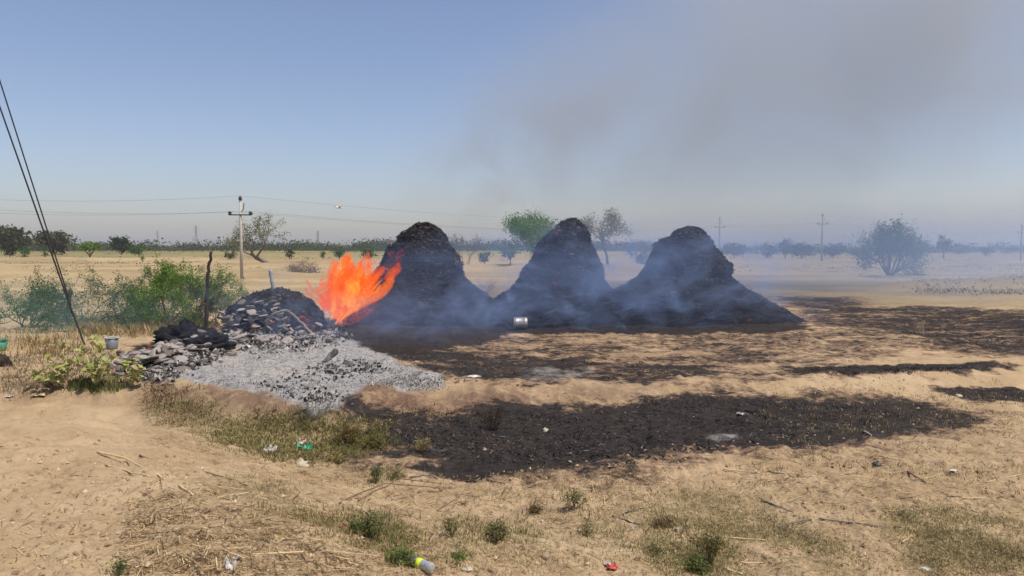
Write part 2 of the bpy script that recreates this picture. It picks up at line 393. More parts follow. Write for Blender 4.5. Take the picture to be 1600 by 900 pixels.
ASH = [([(252, 590), (330, 560), (420, 540), (470, 528), (545, 530), (580, 552), (640, 570), (694, 594), (694, 611), (650, 612), (570, 604), (525, 626), (505, 645), (440, 622), (370, 609)], 1.0, .5),
       ([(800, 570), (940, 574), (900, 604), (780, 596)], .42, .5), ([(1090, 676), (1170, 676), (1160, 692), (1090, 690)], .40, .25), ([(340, 520), (520, 515), (540, 535), (430, 545), (350, 550)], .75, .4)]
GREEN = [([(250, 640), (400, 652), (500, 640), (600, 680), (600, 712), (480, 722), (400, 715), (310, 680)], .8, .6), ([(330, 745), (440, 750), (640, 830), (640, 890), (560, 860), (420, 800)], .6, .4),
         ([(960, 768), (1130, 770), (1300, 850), (1330, 900), (1050, 900), (1010, 830)], .8, .5), ([(1380, 795), (1600, 800), (1700, 900), (1430, 900)], .8, .4), ([(640, 820), (1000, 800), (1020, 870), (640, 890)], .45, .4)]
LITTER = [([(150, 720), (480, 720), (700, 760), (1000, 760), (1600, 640), (1700, 900), (200, 900)], .9, .8), ([(220, 600), (420, 660), (600, 700), (500, 740), (200, 690)], .8, .5), ([(0, 520), (260, 520), (240, 615), (0, 612)], .8, .8)]
def build_ground():
    rr = [0.6]
    while rr[-1] < 2500: D = rr[-1]; rr.append(D+min(max(.00072*D*D, .012), .0125*D))
    rr = np.array(rr)
    a = np.concatenate([np.linspace(-180, -44, 60, endpoint=False), np.linspace(-44, 44, 760, endpoint=False), np.linspace(44, 180, 60, endpoint=False)])
    a = np.radians(a); na, nr = len(a), len(rr)
    A, RR = np.meshgrid(a, rr)
    x = (np.sin(A)*RR).ravel(); y = (np.cos(A)*RR).ravel()
    z = hmap(x, y)
    att = {}
    e = 0.22*fbm(x*1.1, y*1.1, 0, 3, 51)
    for nm, lst in (('burn', BURN), ('scorch', SCORCH), ('ash', ASH), ('green', GREEN), ('litter', LITTER)):
        v = np.zeros_like(x)
        for poly, st, soft in lst:
            sd = sdpoly(x, y, pxpoly(poly), 3.0)
            v = np.maximum(v, st*sstep(-soft, soft, sd+(e if nm in ('burn', 'scorch') else e*.5)))
        att[nm] = v
    # the ash lies as a low bed, thickest in its middle
    z = z+0.05*att['ash']*(1+.8*fbm(x*5, y*5, 0, 3, 61))+0.012*att['burn']*fbm(x*7, y*7, 0, 2, 62)
    r = np.hypot(x, y)
    att['far'] = sstep(26, 42, r)
    att['veg'] = sstep(150, 300, r+40*fbm(x*.01, y*.03, 0, 3, 71))*(1-.6*sstep(0, 60, x))+.0
    V = np.stack([x, y, z], 1)
    i, j = np.meshgrid(np.arange(nr-1), np.arange(na), indexing='ij'); j2 = (j+1) % na
    F = np.stack([i*na+j, i*na+j2, (i+1)*na+j2, (i+1)*na+j], -1).reshape(-1, 4)[:, ::-1]
    c = len(V); V = np.concatenate([V, [[0, 0, float(hmap(0., 0.))]]])
    me = npmesh('ground', V, F, True)
    import bmesh
    for k, v in att.items():
        me.attributes.new(k, 'FLOAT', 'POINT').data.foreach_set('value', np.append(v, 0).astype(np.float32))
    o = link('ground', me, M['ground']); tag(o, 'dry sandy field with burnt black patches, grey ash and low earth bunds', kind='structure'); o['kind'] = 'structure'
build_ground()

# ------------------------------------------------------------------ the three tall burnt stacks
def profile(pts, X0, D, side):
    w = np.array([at(px, py, D) for px, py in pts]); z = w[:, 2]; r = (w[:, 0]-X0)*side
    o = np.argsort(z); return z[o], np.maximum(r[o], .02)
def tufts(root, V, nt, nn, seed, ymax=.6):
    """scorched straw standing off the surface of a stack"""
    rng = R(seed); idx = rng.integers(nt*3, len(V)-nt*2, nn); idx = idx[V[idx, 1] < ymax]
    nrm = np.stack([V[idx, 0], V[idx, 1], np.full(len(idx), .25)], 1); nrm /= np.linalg.norm(nrm, axis=1)[:, None]
    tang = np.cross(nrm, rng.normal(size=nrm.shape)); tang /= np.linalg.norm(tang, axis=1)[:, None]; tang[:, 2] *= .4
    L = rng.uniform(.05, .16, (len(idx), 1)); Wd = rng.uniform(.006, .03, (len(idx), 1))
    p = V[idx]+nrm*.005; q = p+tang*L+nrm*L*rng.uniform(.05, .45, (len(idx), 1)); s = np.cross(tang, nrm)*Wd
    VV = np.stack([p-s, p+s, q+s*.5, q-s*.5], 1).reshape(-1, 3)
    ii = np.arange(len(idx))*4; FF = np.stack([ii, ii+1, ii+2, ii+3], 1)
    c = np.repeat(vary(rng, len(idx), [(.014, .013, .014), (.03, .027, .026), (.045, .04, .037), (.02, .018, .018), (.02, .02, .02), (.075, .066, .06), (.12, .09, .065)], .3), 4, 0)
    tf = link('scorched_straw', npmesh('scorched_straw', VV, FF, False, c), M['flake'], root); tf['kind'] = 'stuff'
def stack(left, right, apex_px, D, seed, depth, label, patches):
    X0 = at(apex_px, 350, D)[0]; zl, rl = profile(left, X0, D, -1); zr, rr = profile(right, X0, D, 1)
    z0 = float(hmap(X0, D))-.06; top = max(zl.max(), zr.max())
    root = empty('straw_stack', (X0, D, z0)); tag(root, label, 'straw stack', 'burnt straw stacks in a row')
    nz, nt = 150, 230
    t = np.linspace(0, 1, nz)**.9; Z = z0+(top-z0)*t
    th = np.linspace(0, 2*math.pi, nt, endpoint=False)
    TT, ZZ = np.meshgrid(th, Z)
    w = .5+.5*np.clip(np.cos(TT)*1.25, -1, 1)
    RR = np.interp(ZZ, zl, rl)*(1-w)+np.interp(ZZ, zr, rr)*w
    cap = np.sqrt(np.clip((top-ZZ)/.10, 0, 1)); 
    ux, uy = np.cos(TT), np.sin(TT)
    n = fbm(ux*2.2+seed*7, uy*2.2, ZZ*1.6, 3, seed)*.55+fbm(ux*4.5, uy*4.5, ZZ*3.4, 4, seed+3, .6)*.32+fbm(ux*12, uy*12, ZZ*14, 3, seed+5, .65)*.26
    st = np.abs(((ZZ*5.2+.8*fbm(ux*2, uy*2, ZZ*.6, 2, seed+8)) % 1)-.5)*2
    amp = .135*np.clip(RR, .10, 1.1)*(.5+.5*np.abs(uy)**.7)+.02
    r2 = (RR+amp*n+.010*(st-.5)*np.clip(RR*2, .2, 1))*cap
    r2 = np.maximum(r2, .012*cap)
    dp = np.where(uy < 0, depth, depth*1.05)
    V = np.stack([r2*ux, r2*uy*dp, ZZ-z0], -1).reshape(-1, 3)
    V[:, 2] += .03*fbm(V[:, 0]*5, V[:, 1]*5, V[:, 2]*5, 2, seed+9)
    i, j = np.meshgrid(np.arange(nz-1), np.arange(nt), indexing='ij'); j2 = (j+1) % nt
    F = np.stack([i*nt+j, i*nt+j2, (i+1)*nt+j2, (i+1)*nt+j], -1).reshape(-1, 4)
    F = np.concatenate([F, [[(nz-1)*nt+k, (nz-1)*nt+k+1, (nz-1)*nt+nt-1-k-1, (nz-1)*nt+nt-1-k] for k in range(0, nt//2-1)]])
    body = link('charred_body', npmesh('charred_body', V, F, True), M['char'], root)
    tufts(root, V, nt, 9000, seed)
    rng = R(seed+77)
    for (px, py, sz, mat) in patches:               # unburnt or glowing spots seen on the face
        d = at(px, py, D); lx, lz = d[0]-X0, d[2]-z0
        cand = V[(V[:, 1] < 0.05)]
        # nearest surface point along the view direction
        dd = np.hypot(cand[:, 0]*(D/(D+cand[:, 1]))-lx, (cand[:, 2]-lz-cand[:, 1]/D*0)); k = np.argmin(dd+.05*cand[:, 1])
        b = MB(); m_ = 3
        for _ in range(m_):
            c0 = cand[k]+rng.normal(size=3)*np.array([sz, .02, sz])*.8
            ang = rng.uniform(0, 6.28, 7); ang.sort()
            rad = sz*rng.uniform(.5, 1.1, 7); ring = np.stack([np.cos(ang)*rad, np.full(7, -.05)+rng.normal(size=7)*.02, np.sin(ang)*rad*.8], 1)+c0
            b.add(np.concatenate([ring, [c0+np.array([0, -.11, 0])], ring+np.array([0, .14, 0])]), [(i_, (i_+1) % 7, 7) for i_ in range(7)]+[(i_, 8+i_, 8+(i_+1) % 7, (i_+1) % 7) for i_ in range(7)])
        b.obj('glowing_patch' if mat == 'ember' else 'unburnt_patch', M[mat], root)
    return root
ML1 = [(505, 512), (520, 503), (537, 489), (549, 476), (571, 459), (578, 440), (584, 428), (595, 410), (605, 393), (608, 383), (620, 379), (622, 369), (632, 360), (647, 354), (649, 349), (656, 347)]
MR1 = [(850, 510), (820, 495), (790, 479), (769, 467), (744, 450), (722, 430), (719, 413), (716, 401), (703, 384), (697, 369), (686, 357), (671, 349), (661, 347)]
ML2 = [(700, 510), (730, 490), (772, 466), (796, 454), (811, 437), (821, 418), (832, 405), (838, 386), (850, 371), (867, 356), (882, 344), (890, 341)]
MR2 = [(1010, 508), (990, 485), (960, 455), (947, 440), (942, 427), (939, 413), (931, 396), (922, 381), (920, 364), (909, 349), (896, 341)]
ML3 = [(880, 510), (915, 485), (945, 462), (961, 451), (977, 445), (1000, 430), (1010, 408), (1021, 391), (1023, 381), (1035, 374), (1049, 370), (1055, 361), (1069, 355), (1076, 353)]
MR3 = [(1268, 512), (1258, 503), (1233, 489), (1209, 473), (1184, 460), (1160, 447), (1143, 432), (1142, 415), (1128, 398), (1116, 385), (1106, 371), (1096, 360), (1084, 353)]
stack(ML1, MR1, 660, 26.6, 1, .62, 'tall charred straw stack licked by the orange flame on one side', [(633, 363, .05, 'cake_brown'), (612, 385, .05, 'cake_brown'), (715, 412, .05, 'cake_brown'), (631, 395, .06, 'ember'), (625, 402, .07, 'ember'), (610, 420, .06, 'ember')])
stack(ML2, MR2, 893, 26.6, 3, .66, 'slim pointed charred straw stack, middle one of the three', [(873, 360, .07, 'cake_brown'), (868, 366, .05, 'ember'), (907, 438, .05, 'cake_brown'), (862, 440, .06, 'ember')])
stack(ML3, MR3, 1080, 26.6, 5, .60, 'broad charred straw stack with one long low skirt, farthest from the flame', [(1063, 367, .07, 'cake_brown'), (1038, 457, .08, 'cake_brown'), (1077, 418, .04, 'cake_brown'), (1092, 436, .04, 'cake_brown'), (1149, 491, .05, 'ember')])

# ------------------------------------------------------------------ dung cakes: collapsed stack and loose heap
def cake_mesh(seed):
    rng = R(seed); k = 11; th = np.arange(k)*2*math.pi/k; rad = 1+.13*rng.normal(size=k)
    rows = [(.80, -.16), (1.0, -.04), (.97, .08), (.6, .17)]
    V = [(r*rad[j]*math.cos(th[j]), r*rad[j]*math.sin(th[j]), z+.035*rng.normal()) for r, z in rows for j in range(k)]+[(0, 0, .14), (0, 0, -.15)]
    F = [(i*k+j, i*k+(j+1) % k, (i+1)*k+(j+1) % k, (i+1)*k+j) for i in range(3) for j in range(k)]
    b = MB(); b.add(V, F+[(3*k+j, 3*k+(j+1) % k, 4*k) for j in range(k)]+[((j+1) % k, j, 4*k+1) for j in range(k)])
    return b.mesh('dung_cake', True)
CAKES = [cake_mesh(s) for s in range(5)]
for m_ in CAKES: m_.materials.append(M['cake'])
def put_cake(rng, root, p, rad, tilt, yaw=None, brown=False):
    o = bpy.data.objects.new('dung_cake', CAKES[int(rng.integers(5))]); COL.objects.link(o); o.parent = root
    o.location = p; o.scale = (rad, rad*rng.uniform(.8, 1.1), rad*rng.uniform(.8, 1.3)); o.rotation_euler = (tilt[0], tilt[1], rng.uniform(0, 6.28) if yaw is None else yaw)
    return o
def collapsed_stack():
    D = 21.6; X0 = at(432, 480, D)[0]; z0 = float(hmap(X0, D))-.05
    L = [(354, 540), (360, 515), (357, 487), (362, 478), (378, 466), (400, 456), (425, 450)]; Rt = [(512, 535), (506, 512), (500, 490), (486, 470), (470, 459), (450, 451), (440, 449)]
    root = empty('dung_cake_stack', (X0, D, z0)); tag(root, 'collapsed smouldering stack of grey dung cakes under a burnt straw cap', 'dung cake stack')
    zl, rl = profile(L, X0, D, -1); zr, rr = profile(Rt, X0, D, 1); top = max(zl.max(), zr.max())
    nz, nt = 60, 120; Z = z0+(top-z0)*np.linspace(0, 1, nz); th = np.linspace(0, 2*math.pi, nt, endpoint=False); TT, ZZ = np.meshgrid(th, Z)
    w = .5+.5*np.clip(np.cos(TT)*1.2, -1, 1); RR = np.interp(ZZ, zl, rl)*(1-w)+np.interp(ZZ, zr, rr)*w
    RR = RR*np.sqrt(np.clip((top-ZZ)/.14, 0, 1)); ux, uy = np.cos(TT), np.sin(TT)
    n = fbm(ux*3, uy*3, ZZ*4, 4, 91)
    # sunk front: the cap has slumped where the cakes show
    sunk = .24*np.exp(-((TT-4.6)/.75)**2)*sstep(1.25, .8, ZZ-z0)
    RR = RR*(1-sunk)+.10*n+.03*fbm(ux*10, uy*10, ZZ*12, 3, 95)
    V = np.stack([RR*ux, RR*uy*.8, ZZ-z0], -1).reshape(-1, 3)
    i, j = np.meshgrid(np.arange(nz-1), np.arange(nt), indexing='ij'); j2 = (j+1) % nt
    F = np.stack([i*nt+j, i*nt+j2, (i+1)*nt+j2, (i+1)*nt+j], -1).reshape(-1, 4)
    link('burnt_cap', npmesh('burnt_cap', V, F, True), M['char'], root)
    tufts(root, V, nt, 2600, 92, .3)
    rng = R(12); H = top-z0
    for lay in range(13):                            # cakes laid in courses, front face only
        zc = .03+lay*.075
        for t in np.arange(3.35, 5.75, .125):
            if zc > .62 and (abs(t-4.55) > .55+.1*rng.normal() or rng.random() < .35): continue
            if zc > .3 and t > 5.25: continue
            if rng.random() < .2: continue
            k = min(nz-1, int(zc/H*nz)); jj = int((t % 6.283)/6.283*nt) % nt
            q = V[k*nt+jj]; out = 1.03+.30*max(0, .55-zc)+rng.normal()*.04
            put_cake(rng, root, (q[0]*out+rng.normal()*.07, q[1]*out+rng.normal()*.05, zc+rng.normal()*.035), rng.uniform(.06, .15), (rng.normal()*.42+.2, rng.normal()*.42))
    for (px, py) in ((395, 512), (424, 505), (470, 497), (478, 502), (486, 512)):
        d = at(px, py, D-1.0); b = MB(); c0 = np.array([d[0]-X0, -.98, d[2]-z0])
        rg = np.array([[math.cos(a)*.09*rng.uniform(.6, 1.2), rng.normal()*.02, math.sin(a)*.055] for a in np.arange(8)*.785])+c0
        b.add(np.concatenate([rg, [c0+np.array([0, -.05, 0])], rg+np.array([0, .2, 0])]), [(i_, (i_+1) % 8, 8) for i_ in range(8)]+[(i_, 9+i_, 9+(i_+1) % 8, (i_+1) % 8) for i_ in range(8)])
        b.obj('ember', M['ember'], root)
    return root
collapsed_stack()
def cake_heap(name, label, cx, n, spread, hgt, seed):
    rng = R(seed); P = [gp(*c) for c in cx]; b0 = P[len(P)//2]
    root = empty(name, b0); tag(root, label, 'dung cake heap')
    for k in range(n):
        t = rng.random()*(len(P)-1); i = int(t); c = P[i]*(1-t+i)+P[i+1]*(t-i)
        d = rng.normal()*.5; q = c+np.array([rng.normal()*spread, d*spread*.9, 0]); q[2] = float(hmap(q[0], q[1]))
        g = math.exp(-(np.hypot(q[0]-c[0], q[1]-c[1])/spread)**2)
        q[2] += .03+hgt*g*rng.random()
        put_cake(rng, root, q-b0, rng.uniform(.09, .165), (rng.normal()*.32+.12, rng.normal()*.32))
    return root, rng, b0
h1, rng, b0 = cake_heap('dung_cake_heap', 'low sprawling heap of grey burnt dung cakes behind the yellow-green milkweed', [(345, 532), (310, 543), (275, 555), (240, 570), (218, 584)], 170, .55, .34, 31)
for (px, py) in ((233, 557), (238, 560), (252, 535)):
    p = gp(px, py); b = MB(); c0 = p-b0+np.array([0, 0, .22])
    rg = np.array([[math.cos(a)*.10*rng.uniform(.5, 1.2), math.sin(a)*.07, rng.normal()*.02] for a in np.arange(8)*.785])+c0
    b.add(np.concatenate([rg, [c0+np.array([0, 0, .05])], rg-np.array([0, 0, .12])]), [(i_, (i_+1) % 8, 8) for i_ in range(8)]+[(i_, 9+i_, 9+(i_+1) % 8, (i_+1) % 8) for i_ in range(8)])
    b.obj('ember', M['ember'], h1)
cake_heap('dung_cake_heap', 'spilled grey dung cakes at the foot of the collapsed stack', [(355, 528), (395, 535), (440, 538), (490, 532)], 110, .5, .16, 33)
# black straw remnant lying on the heap
def lump(name, px, py, sx, sy, sz, mat, label, cat, seed, parent=None, group=None, rz=0, n=26, lift=0.0, jag=.22):
    p = gp(px, py); th = np.linspace(0, 2*math.pi, n, endpoint=False); NP = 12 if n < 40 else 30; ph = np.linspace(-.35, math.pi/2, NP); T, Pp = np.meshgrid(th, ph)
    x, y, z = np.cos(T)*np.cos(Pp), np.sin(T)*np.cos(Pp), np.sin(Pp); f = 1+jag*fbm(x*2.2+seed, y*2.2, z*2.2, 4, seed, .62)
    V = np.stack([x*f*sx, y*f*sy, z*f*sz], -1).reshape(-1, 3); i, j = np.meshgrid(np.arange(NP-1), np.arange(n), indexing='ij'); j2 = (j+1) % n
    F = np.stack([i*n+j, i*n+j2, (i+1)*n+j2, (i+1)*n+j], -1).reshape(-1, 4)
    o = link(name, npmesh(name, V, F, True), mat, loc=p+np.array([0, 0, lift]), rot=(0, 0, rz))
    if label: tag(o, label, cat, group)
    return o
lump('straw_remnant', 287, 533, .75, .5, .42, M['char'], 'black burnt straw lump lying across the back of the cake heap', 'straw remnant', 41, n=60, jag=.38, lift=.05)
lump('straw_remnant', 330, 542, .55, .4, .26, M['char'], 'flat black straw lump between the cake heap and the collapsed stack', 'straw remnant', 42, n=60, jag=.38, lift=.03)

# ------------------------------------------------------------------ sticks, poles and wood
def stick(name, pts, r0, r1, mat, label, cat='stick', group=None, lift=.012, k=6, wob=.012, seed=0, sub=6, ground=True):
    """pts: ground pixels (or world points when ground is False)"""
    rng = R(seed+500); W_ = np.array([gp(*p) if ground else p for p in pts], float); n = len(W_)
    t = np.linspace(0, n-1, sub*(n-1)+1); q = np.stack([np.interp(t, np.arange(n), W_[:, i]) for i in range(3)], 1)
    if ground: q[:, 2] = hmap(q[:, 0], q[:, 1])+lift+r0
    if ground: q[:, 2] = np.interp(np.arange(len(q)), [0, len(q)-1], [q[0, 2], q[-1, 2]])*.75+q[:, 2]*.25
    q += rng.normal(size=q.shape)*wob*np.array([1, 1, .4])
    base = q[0].copy(); b = MB(); b.tube(q-base, np.linspace(r0, r1, len(q)), k)
    o = b.obj(name, mat, loc=base, smooth=True); tag(o, label, cat, group); return o
def W_(px, py, D): return at(px, py, D)
stick('charred_log', [W_(500, 578, 15.4), W_(508, 566, 15.5), W_(524, 549, 15.8)], .05, .07, M['charwood'], 'short charred log propped up in the middle of the ash', 'log', ground=False, k=9, wob=.012)
stick('charred_branch', [W_(415, 508, 20.2), W_(428, 490, 20.1), W_(447, 485, 20.1), W_(463, 495, 20.0), W_(480, 514, 19.9), W_(497, 531, 19.8)], .03, .045, M['deadwood'], 'long grey branch bent over the face of the collapsed stack', 'branch', ground=False, k=7)
stick('ash_stick', [W_(402, 547, 18.9), W_(407, 536, 19.0), W_(411, 528, 19.1)], .03, .02, M['polepaint'], 'white burnt stick poking from the spilled cakes', 'stick', ground=False)
stick('plank_stub', [W_(428, 452, 21.4), W_(425, 438, 21.4), W_(422, 422, 21.4)], .055, .06, M['grey_pole'], 'grey wooden stake sticking up behind the collapsed stack', 'stake', ground=False, k=8, wob=.006)
for k, (a, b_, lb) in enumerate((((508, 528), (528, 512), 'pale burnt stick leaning right below the flame'), ((516, 520), (540, 524), 'short burnt stick lying flat beneath the flame'), ((535, 508), (525, 523), 'thin burnt stick standing at the flame base'))):
    stick('burnt_stick', [W_(*a, 22.6), W_(*b_, 22.7)], .04, .025, M['charwood'] if k else M['deadwood'], lb, ground=False, seed=k)
stick('wooden_post', [W_(323, 530, 20.6), W_(323, 500, 20.6), W_(322, 470, 20.6), W_(326, 430, 20.6), W_(330, 393, 20.6)], .06, .04, M['post'], 'thin crooked dark post standing in front of the bright green shrub', 'post', ground=False, k=8, wob=.012)
stick('stub_post', [W_(106, 505, 22.0), W_(107, 480, 22.0), W_(109, 453, 22.0)], .05, .06, M['post'], 'short dark stump of a post where the stay wires come down', 'post', ground=False, k=8)
base = gp(134, 538)
stick('stay_wire', [base-np.array([0, 0, .1]), at(108, 474, base[1]), at(0, 168, base[1]), at(-70, -30, base[1])], .022, .016, M['cable'], 'lower of the two dark stay wires slanting down beside the green scrub', 'stay wire', 'stay wires', ground=False, wob=0)
stick('stay_wire', [at(112, 490, base[1]+.1), at(104, 455, base[1]+.1), at(0, 127, base[1]+.1), at(-60, -60, base[1]+.1)], .016, .016, M['cable'], 'upper of the two dark stay wires slanting down beside the green scrub', 'stay wire', 'stay wires', ground=False, wob=0)

def utility_pole(px, D, top_y, label, near=False, seed=0, rz=0.1):
    p = gx(px, D); Ht = at(px, top_y, D)[2]-p[2]; root = empty('utility_pole', p, rz); tag(root, label, 'utility pole', 'electric poles across the fields')
    m = M['polepaint'] if near else M['grey_pole']; w = 1.0
    b = MB(); b.tube([(0, 0, -.3), (0, 0, Ht*.5), (0, 0, Ht*.97)], [.13, .11, .085], 10); b.obj('pole', m, root, smooth=True)
    b = MB(); b.box((0, -.09, Ht*.77), (1.7, .07, .09)); b.obj('crossarm', M['darkmetal'] if near else m, root)
    ins = M['darkmetal'] if near else m
    for x in (-.78, .78):
        b = MB(); b.lathe([(.01, 0), (.13, .01), (.16, .08), (.08, .12), (.15, .17), (.13, .25), (.05, .29), (.0, .30)], 12, c=(x, -.09, Ht*.77-.02)); b.obj('insulator', ins, root, smooth=True)
    b = MB(); b.lathe([(.01, 0), (.13, .01), (.16, .08), (.08, .12), (.15, .17), (.13, .25), (.05, .29), (.0, .42)], 12, c=(0, 0, Ht*.97-.2)); b.obj('insulator', ins, root, smooth=True)
    b = MB(); b.tube([(.08, -.05, Ht*.81), (.22, -.05, Ht*.83), (.30, -.05, Ht*.91)], .035, 6); b.obj('bracket', ins, root)
    return [p+np.array([x, -.1, z]) for x, z in ((-.78, Ht*.77+.27), (.78, Ht*.77+.27), (0, Ht*.97+.15))]
w1 = utility_pole(377, 58, 305, 'pale electric pole with dark insulators beside the leaning tree', True)
w2 = utility_pole(1124, 125, 338, 'grey electric pole right behind the broad stack')
w3 = utility_pole(1284, 120, 333, 'tallest grey electric pole rising from the far tree line')
w4 = utility_pole(1595, 132, 350, 'grey electric pole cut by the photo edge')
def wire(a, b_, sag, label, grp='power lines'):
    t = np.linspace(0, 1, 25)[:, None]; q = a*(1-t)+b_*t; q[:, 2] -= sag*4*(t*(1-t))[:, 0]
    b = MB(); b.tube(q-q[0], .0055, 4); o = b.obj('power_line', M['cable'], loc=q[0]); tag(o, label, 'power line', grp)
for k, nm in enumerate(('outer', 'inner', 'top')):
    wire(w1[k], w2[k], 1.2, nm+' power line from the pale pole to the pole behind the broad stack')
    wire(w1[k], at(-400, 300, 50)+np.array([0, k*.8, .4*k]), .8, nm+' power line leaving the pale pole towards the stay wires')
    wire(w2[k], w3[k], .3, nm+' power line between the two far poles')
    wire(w3[k], w4[k], .9, nm+' power line from the tallest far pole to the edge pole')
def pylon(px, D, top_y, label):
    p = gx(px, D); H = at(px, top_y, D)[2]-p[2]; root = empty('pylon', p); tag(root, label, 'pylon', 'far transmission pylons'); b = MB(); h2 = 2.6
    for sx in (-1, 1):
        for sy in (-1, 1): b.tube([(sx*h2, sy*h2, 0), (sx*.7, sy*.7, H*.6), (sx*.35, sy*.35, H)], .22, 4)
    zz = np.linspace(0, H*.95, 9); ww = np.interp(zz, [0, H*.6, H], [h2, .7, .35])
    for i in range(8):
        for sy in (-1, 1):
            b.tube([(-ww[i], sy*ww[i], zz[i]), (ww[i+1], sy*ww[i+1], zz[i+1])], .13, 4); b.tube([(ww[i], sy*ww[i], zz[i]), (-ww[i+1], sy*ww[i+1], zz[i+1])], .13, 4)
    b.obj('lattice_tower', M['grey_pole'], root); b = MB()
    for z, w in ((.72, 4.2), (.82, 3.6), (.92, 3.0)): b.tube([(-w, 0, H*z), (0, 0, H*z+.5), (w, 0, H*z)], .2, 4)
    b.obj('crossarm', M['grey_pole'], root)
pylon(307, 850, 352, 'faint lattice pylon to the left of the leaning tree')
pylon(497, 850, 360, 'faint lattice pylon above the field left of the flame')
pylon(247, 1100, 360, 'faintest distant pylon over the dark green round tree')

# ------------------------------------------------------------------ trees and shrubs
def grow(rng, p, d, L, r, depth, P, tubes, tips):
    n = 5; pts = [p.copy()]; rad = [r]
    for i in range(n):
        d = d+rng.normal(size=3)*P['wig']+np.array([0, 0, P['up']]); d /= np.linalg.norm(d); p = p+d*L/n; pts.append(p.copy()); rad.append(r*(1-.45*(i+1)/n))
    tubes.append((np.array(pts), np.array(rad)))
    if depth >= P['depth']: tips += pts[2:]; return
    if depth >= P['depth']-1: tips += pts[3:]
    k = P['kids'][min(depth, len(P['kids'])-1)]
    for c in range(k):
        i = int(rng.integers(max(1, 2 if depth else 3), n+1)) if c else n
        e = rng.normal(size=3)*np.array([1, 1, P.get('vz', .6)]); e -= d*(e@d); e /= np.linalg.norm(e)+1e-9; a = rng.uniform(*P['ang'])
        grow(rng, pts[i], d*math.cos(a)+e*math.sin(a), L*rng.uniform(*P['ratio']), rad[i]*.68, depth+1, P, tubes, tips)
def tree(name, label, cat, p, H, P, leafn, leafs, pal, seed, d0=(0, 0, 1), r=.1, bark='bark', group=None, spread=.3, crown='crown', aspect=.55, stems=1, trunk='trunk', jit=.2, splay=.4, wide=1.0):
    rng = R(seed); tubes, tips = [], []
    for s in range(stems):
        d = np.array(d0, float)+(rng.normal(size=3)*np.array([splay, splay, .15]) if stems > 1 else 0); d /= np.linalg.norm(d)
        grow(rng, np.array([0, 0, -.05])+(rng.normal(size=3)*np.array([.12, .12, 0]) if stems > 1 else 0), d, 1.0, r, 0, P, tubes, tips)
    tips = np.array(tips); sc = H/max(tips[:, 2].max(), .1)*np.array([wide, wide, 1.0])
    root = empty(name, p); tag(root, label, cat, group); b = MB()
    for q, rr in tubes: b.tube(q*sc, np.maximum(rr, P.get('minr', .004)), 6 if rr[0] > .04 else 4, False)
    b.obj(trunk, M[bark], root, smooth=True)
    if leafn:
        per = vary(rng, len(tips), pal, jit); i = rng.integers(0, len(tips), leafn)
        c = tips[i]*sc+rng.normal(size=(leafn, 3))*spread; c[:, 2] = np.maximum(c[:, 2], .03)
        V, F, cc = leaf_cloud(rng, c, leafs, np.clip(per[i]*(1+.15*rng.normal(size=(leafn, 1))), .005, 1), aspect)
        link(crown, npmesh(crown, V, F, False, cc), M['leaf'], root)
    return root
OLIVE = [(.075, .085, .035), (.10, .105, .05), (.055, .07, .03)]; DARKG = [(.03, .055, .022), (.045, .07, .028), (.025, .045, .02)]
MIDG = [(.06, .13, .035), (.09, .16, .045), (.05, .10, .03)]; BRIGHT = [(.13, .23, .04), (.17, .27, .055), (.09, .165, .035)]; GREYG = [(.19, .21, .17), (.24, .25, .20), (.16, .18, .14)]
BLUEG = [(.065, .14, .065), (.09, .17, .075), (.055, .115, .055)]
PT = dict(depth=3, kids=[4, 4, 3], ang=(.4, .95), ratio=(.6, .85), wig=.13, up=.06)
def far_tree(px, D, top_y, wpx, pal, label, seed, cat='tree', n=900, group='trees along the far field edge', shape=.8, trunkh=.25, base_y=None):
    p = gx(px, D); H = max(.6, at(px, top_y, D)[2]-p[2]); w = wpx/FPX*D/2; rng = R(seed)
    root = empty('field_tree' if cat == 'tree' else 'field_bush', p); tag(root, label, cat, group)
    b = MB(); b.tube([(0, 0, -.1), (.02*H, 0, H*.3), (0, .02*H, H*.6)], [.05*H*.6, .04*H*.6, .02*H*.6], 6)
    for _ in range(5):
        a = rng.uniform(0, 6.28); b.tube([(.01*H, 0, H*(.15+.2*rng.random())), (math.cos(a)*w*.35, math.sin(a)*w*.35, H*.5), (math.cos(a)*w*.6, math.sin(a)*w*.6, H*.75)], [.02*H, .014*H, .006*H], 4)
    b.obj('trunk', M['bark'], root)
    nc = 26; u = rng.normal(size=(nc, 3)); u /= np.linalg.norm(u, axis=1)[:, None]; u *= rng.uniform(.35, .95, (nc, 1))
    z0 = trunkh*H; cz = (H+z0)/2; C = u*np.array([w*.85, w*.8, (H-z0)/2*.88])+np.array([0, 0, cz]); C[:, :2] *= (1-.35*np.clip((z0+.1*H-C[:, 2])/H, 0, 1))[:, None]
    per = vary(rng, nc, pal, .22); i = rng.integers(0, nc, n); s = .2*min(w, H*.7)
    c = C[i]+rng.normal(size=(n, 3))*s*np.array([1.1, 1.1, .75]); c[:, 2] = np.clip(c[:, 2], .02*H, H*1.02)
    n_ = len(c); V, F, cc = leaf_cloud(rng, c, .125*min(w*1.6, H), np.clip(per[i]*(1+.15*rng.normal(size=(n, 1))), .005, 1), .7)
    link('crown', npmesh('crown', V, F, False, cc), M['leaf'], root); return root
far_tree(12, 230, 352, 72, OLIVE, 'broad olive-green tree cut by the photo edge, widest of the far trees', 201, n=2200, trunkh=.08)
far_tree(82, 215, 361, 58, [(.085, .085, .045), (.11, .10, .055), (.07, .07, .035)], 'rounded brownish-green tree behind the stay wires', 202, n=1800, trunkh=.1)
far_tree(190, 260, 368, 36, DARKG, 'dark green round tree standing alone above the scrub line', 203, n=1300, trunkh=.2)
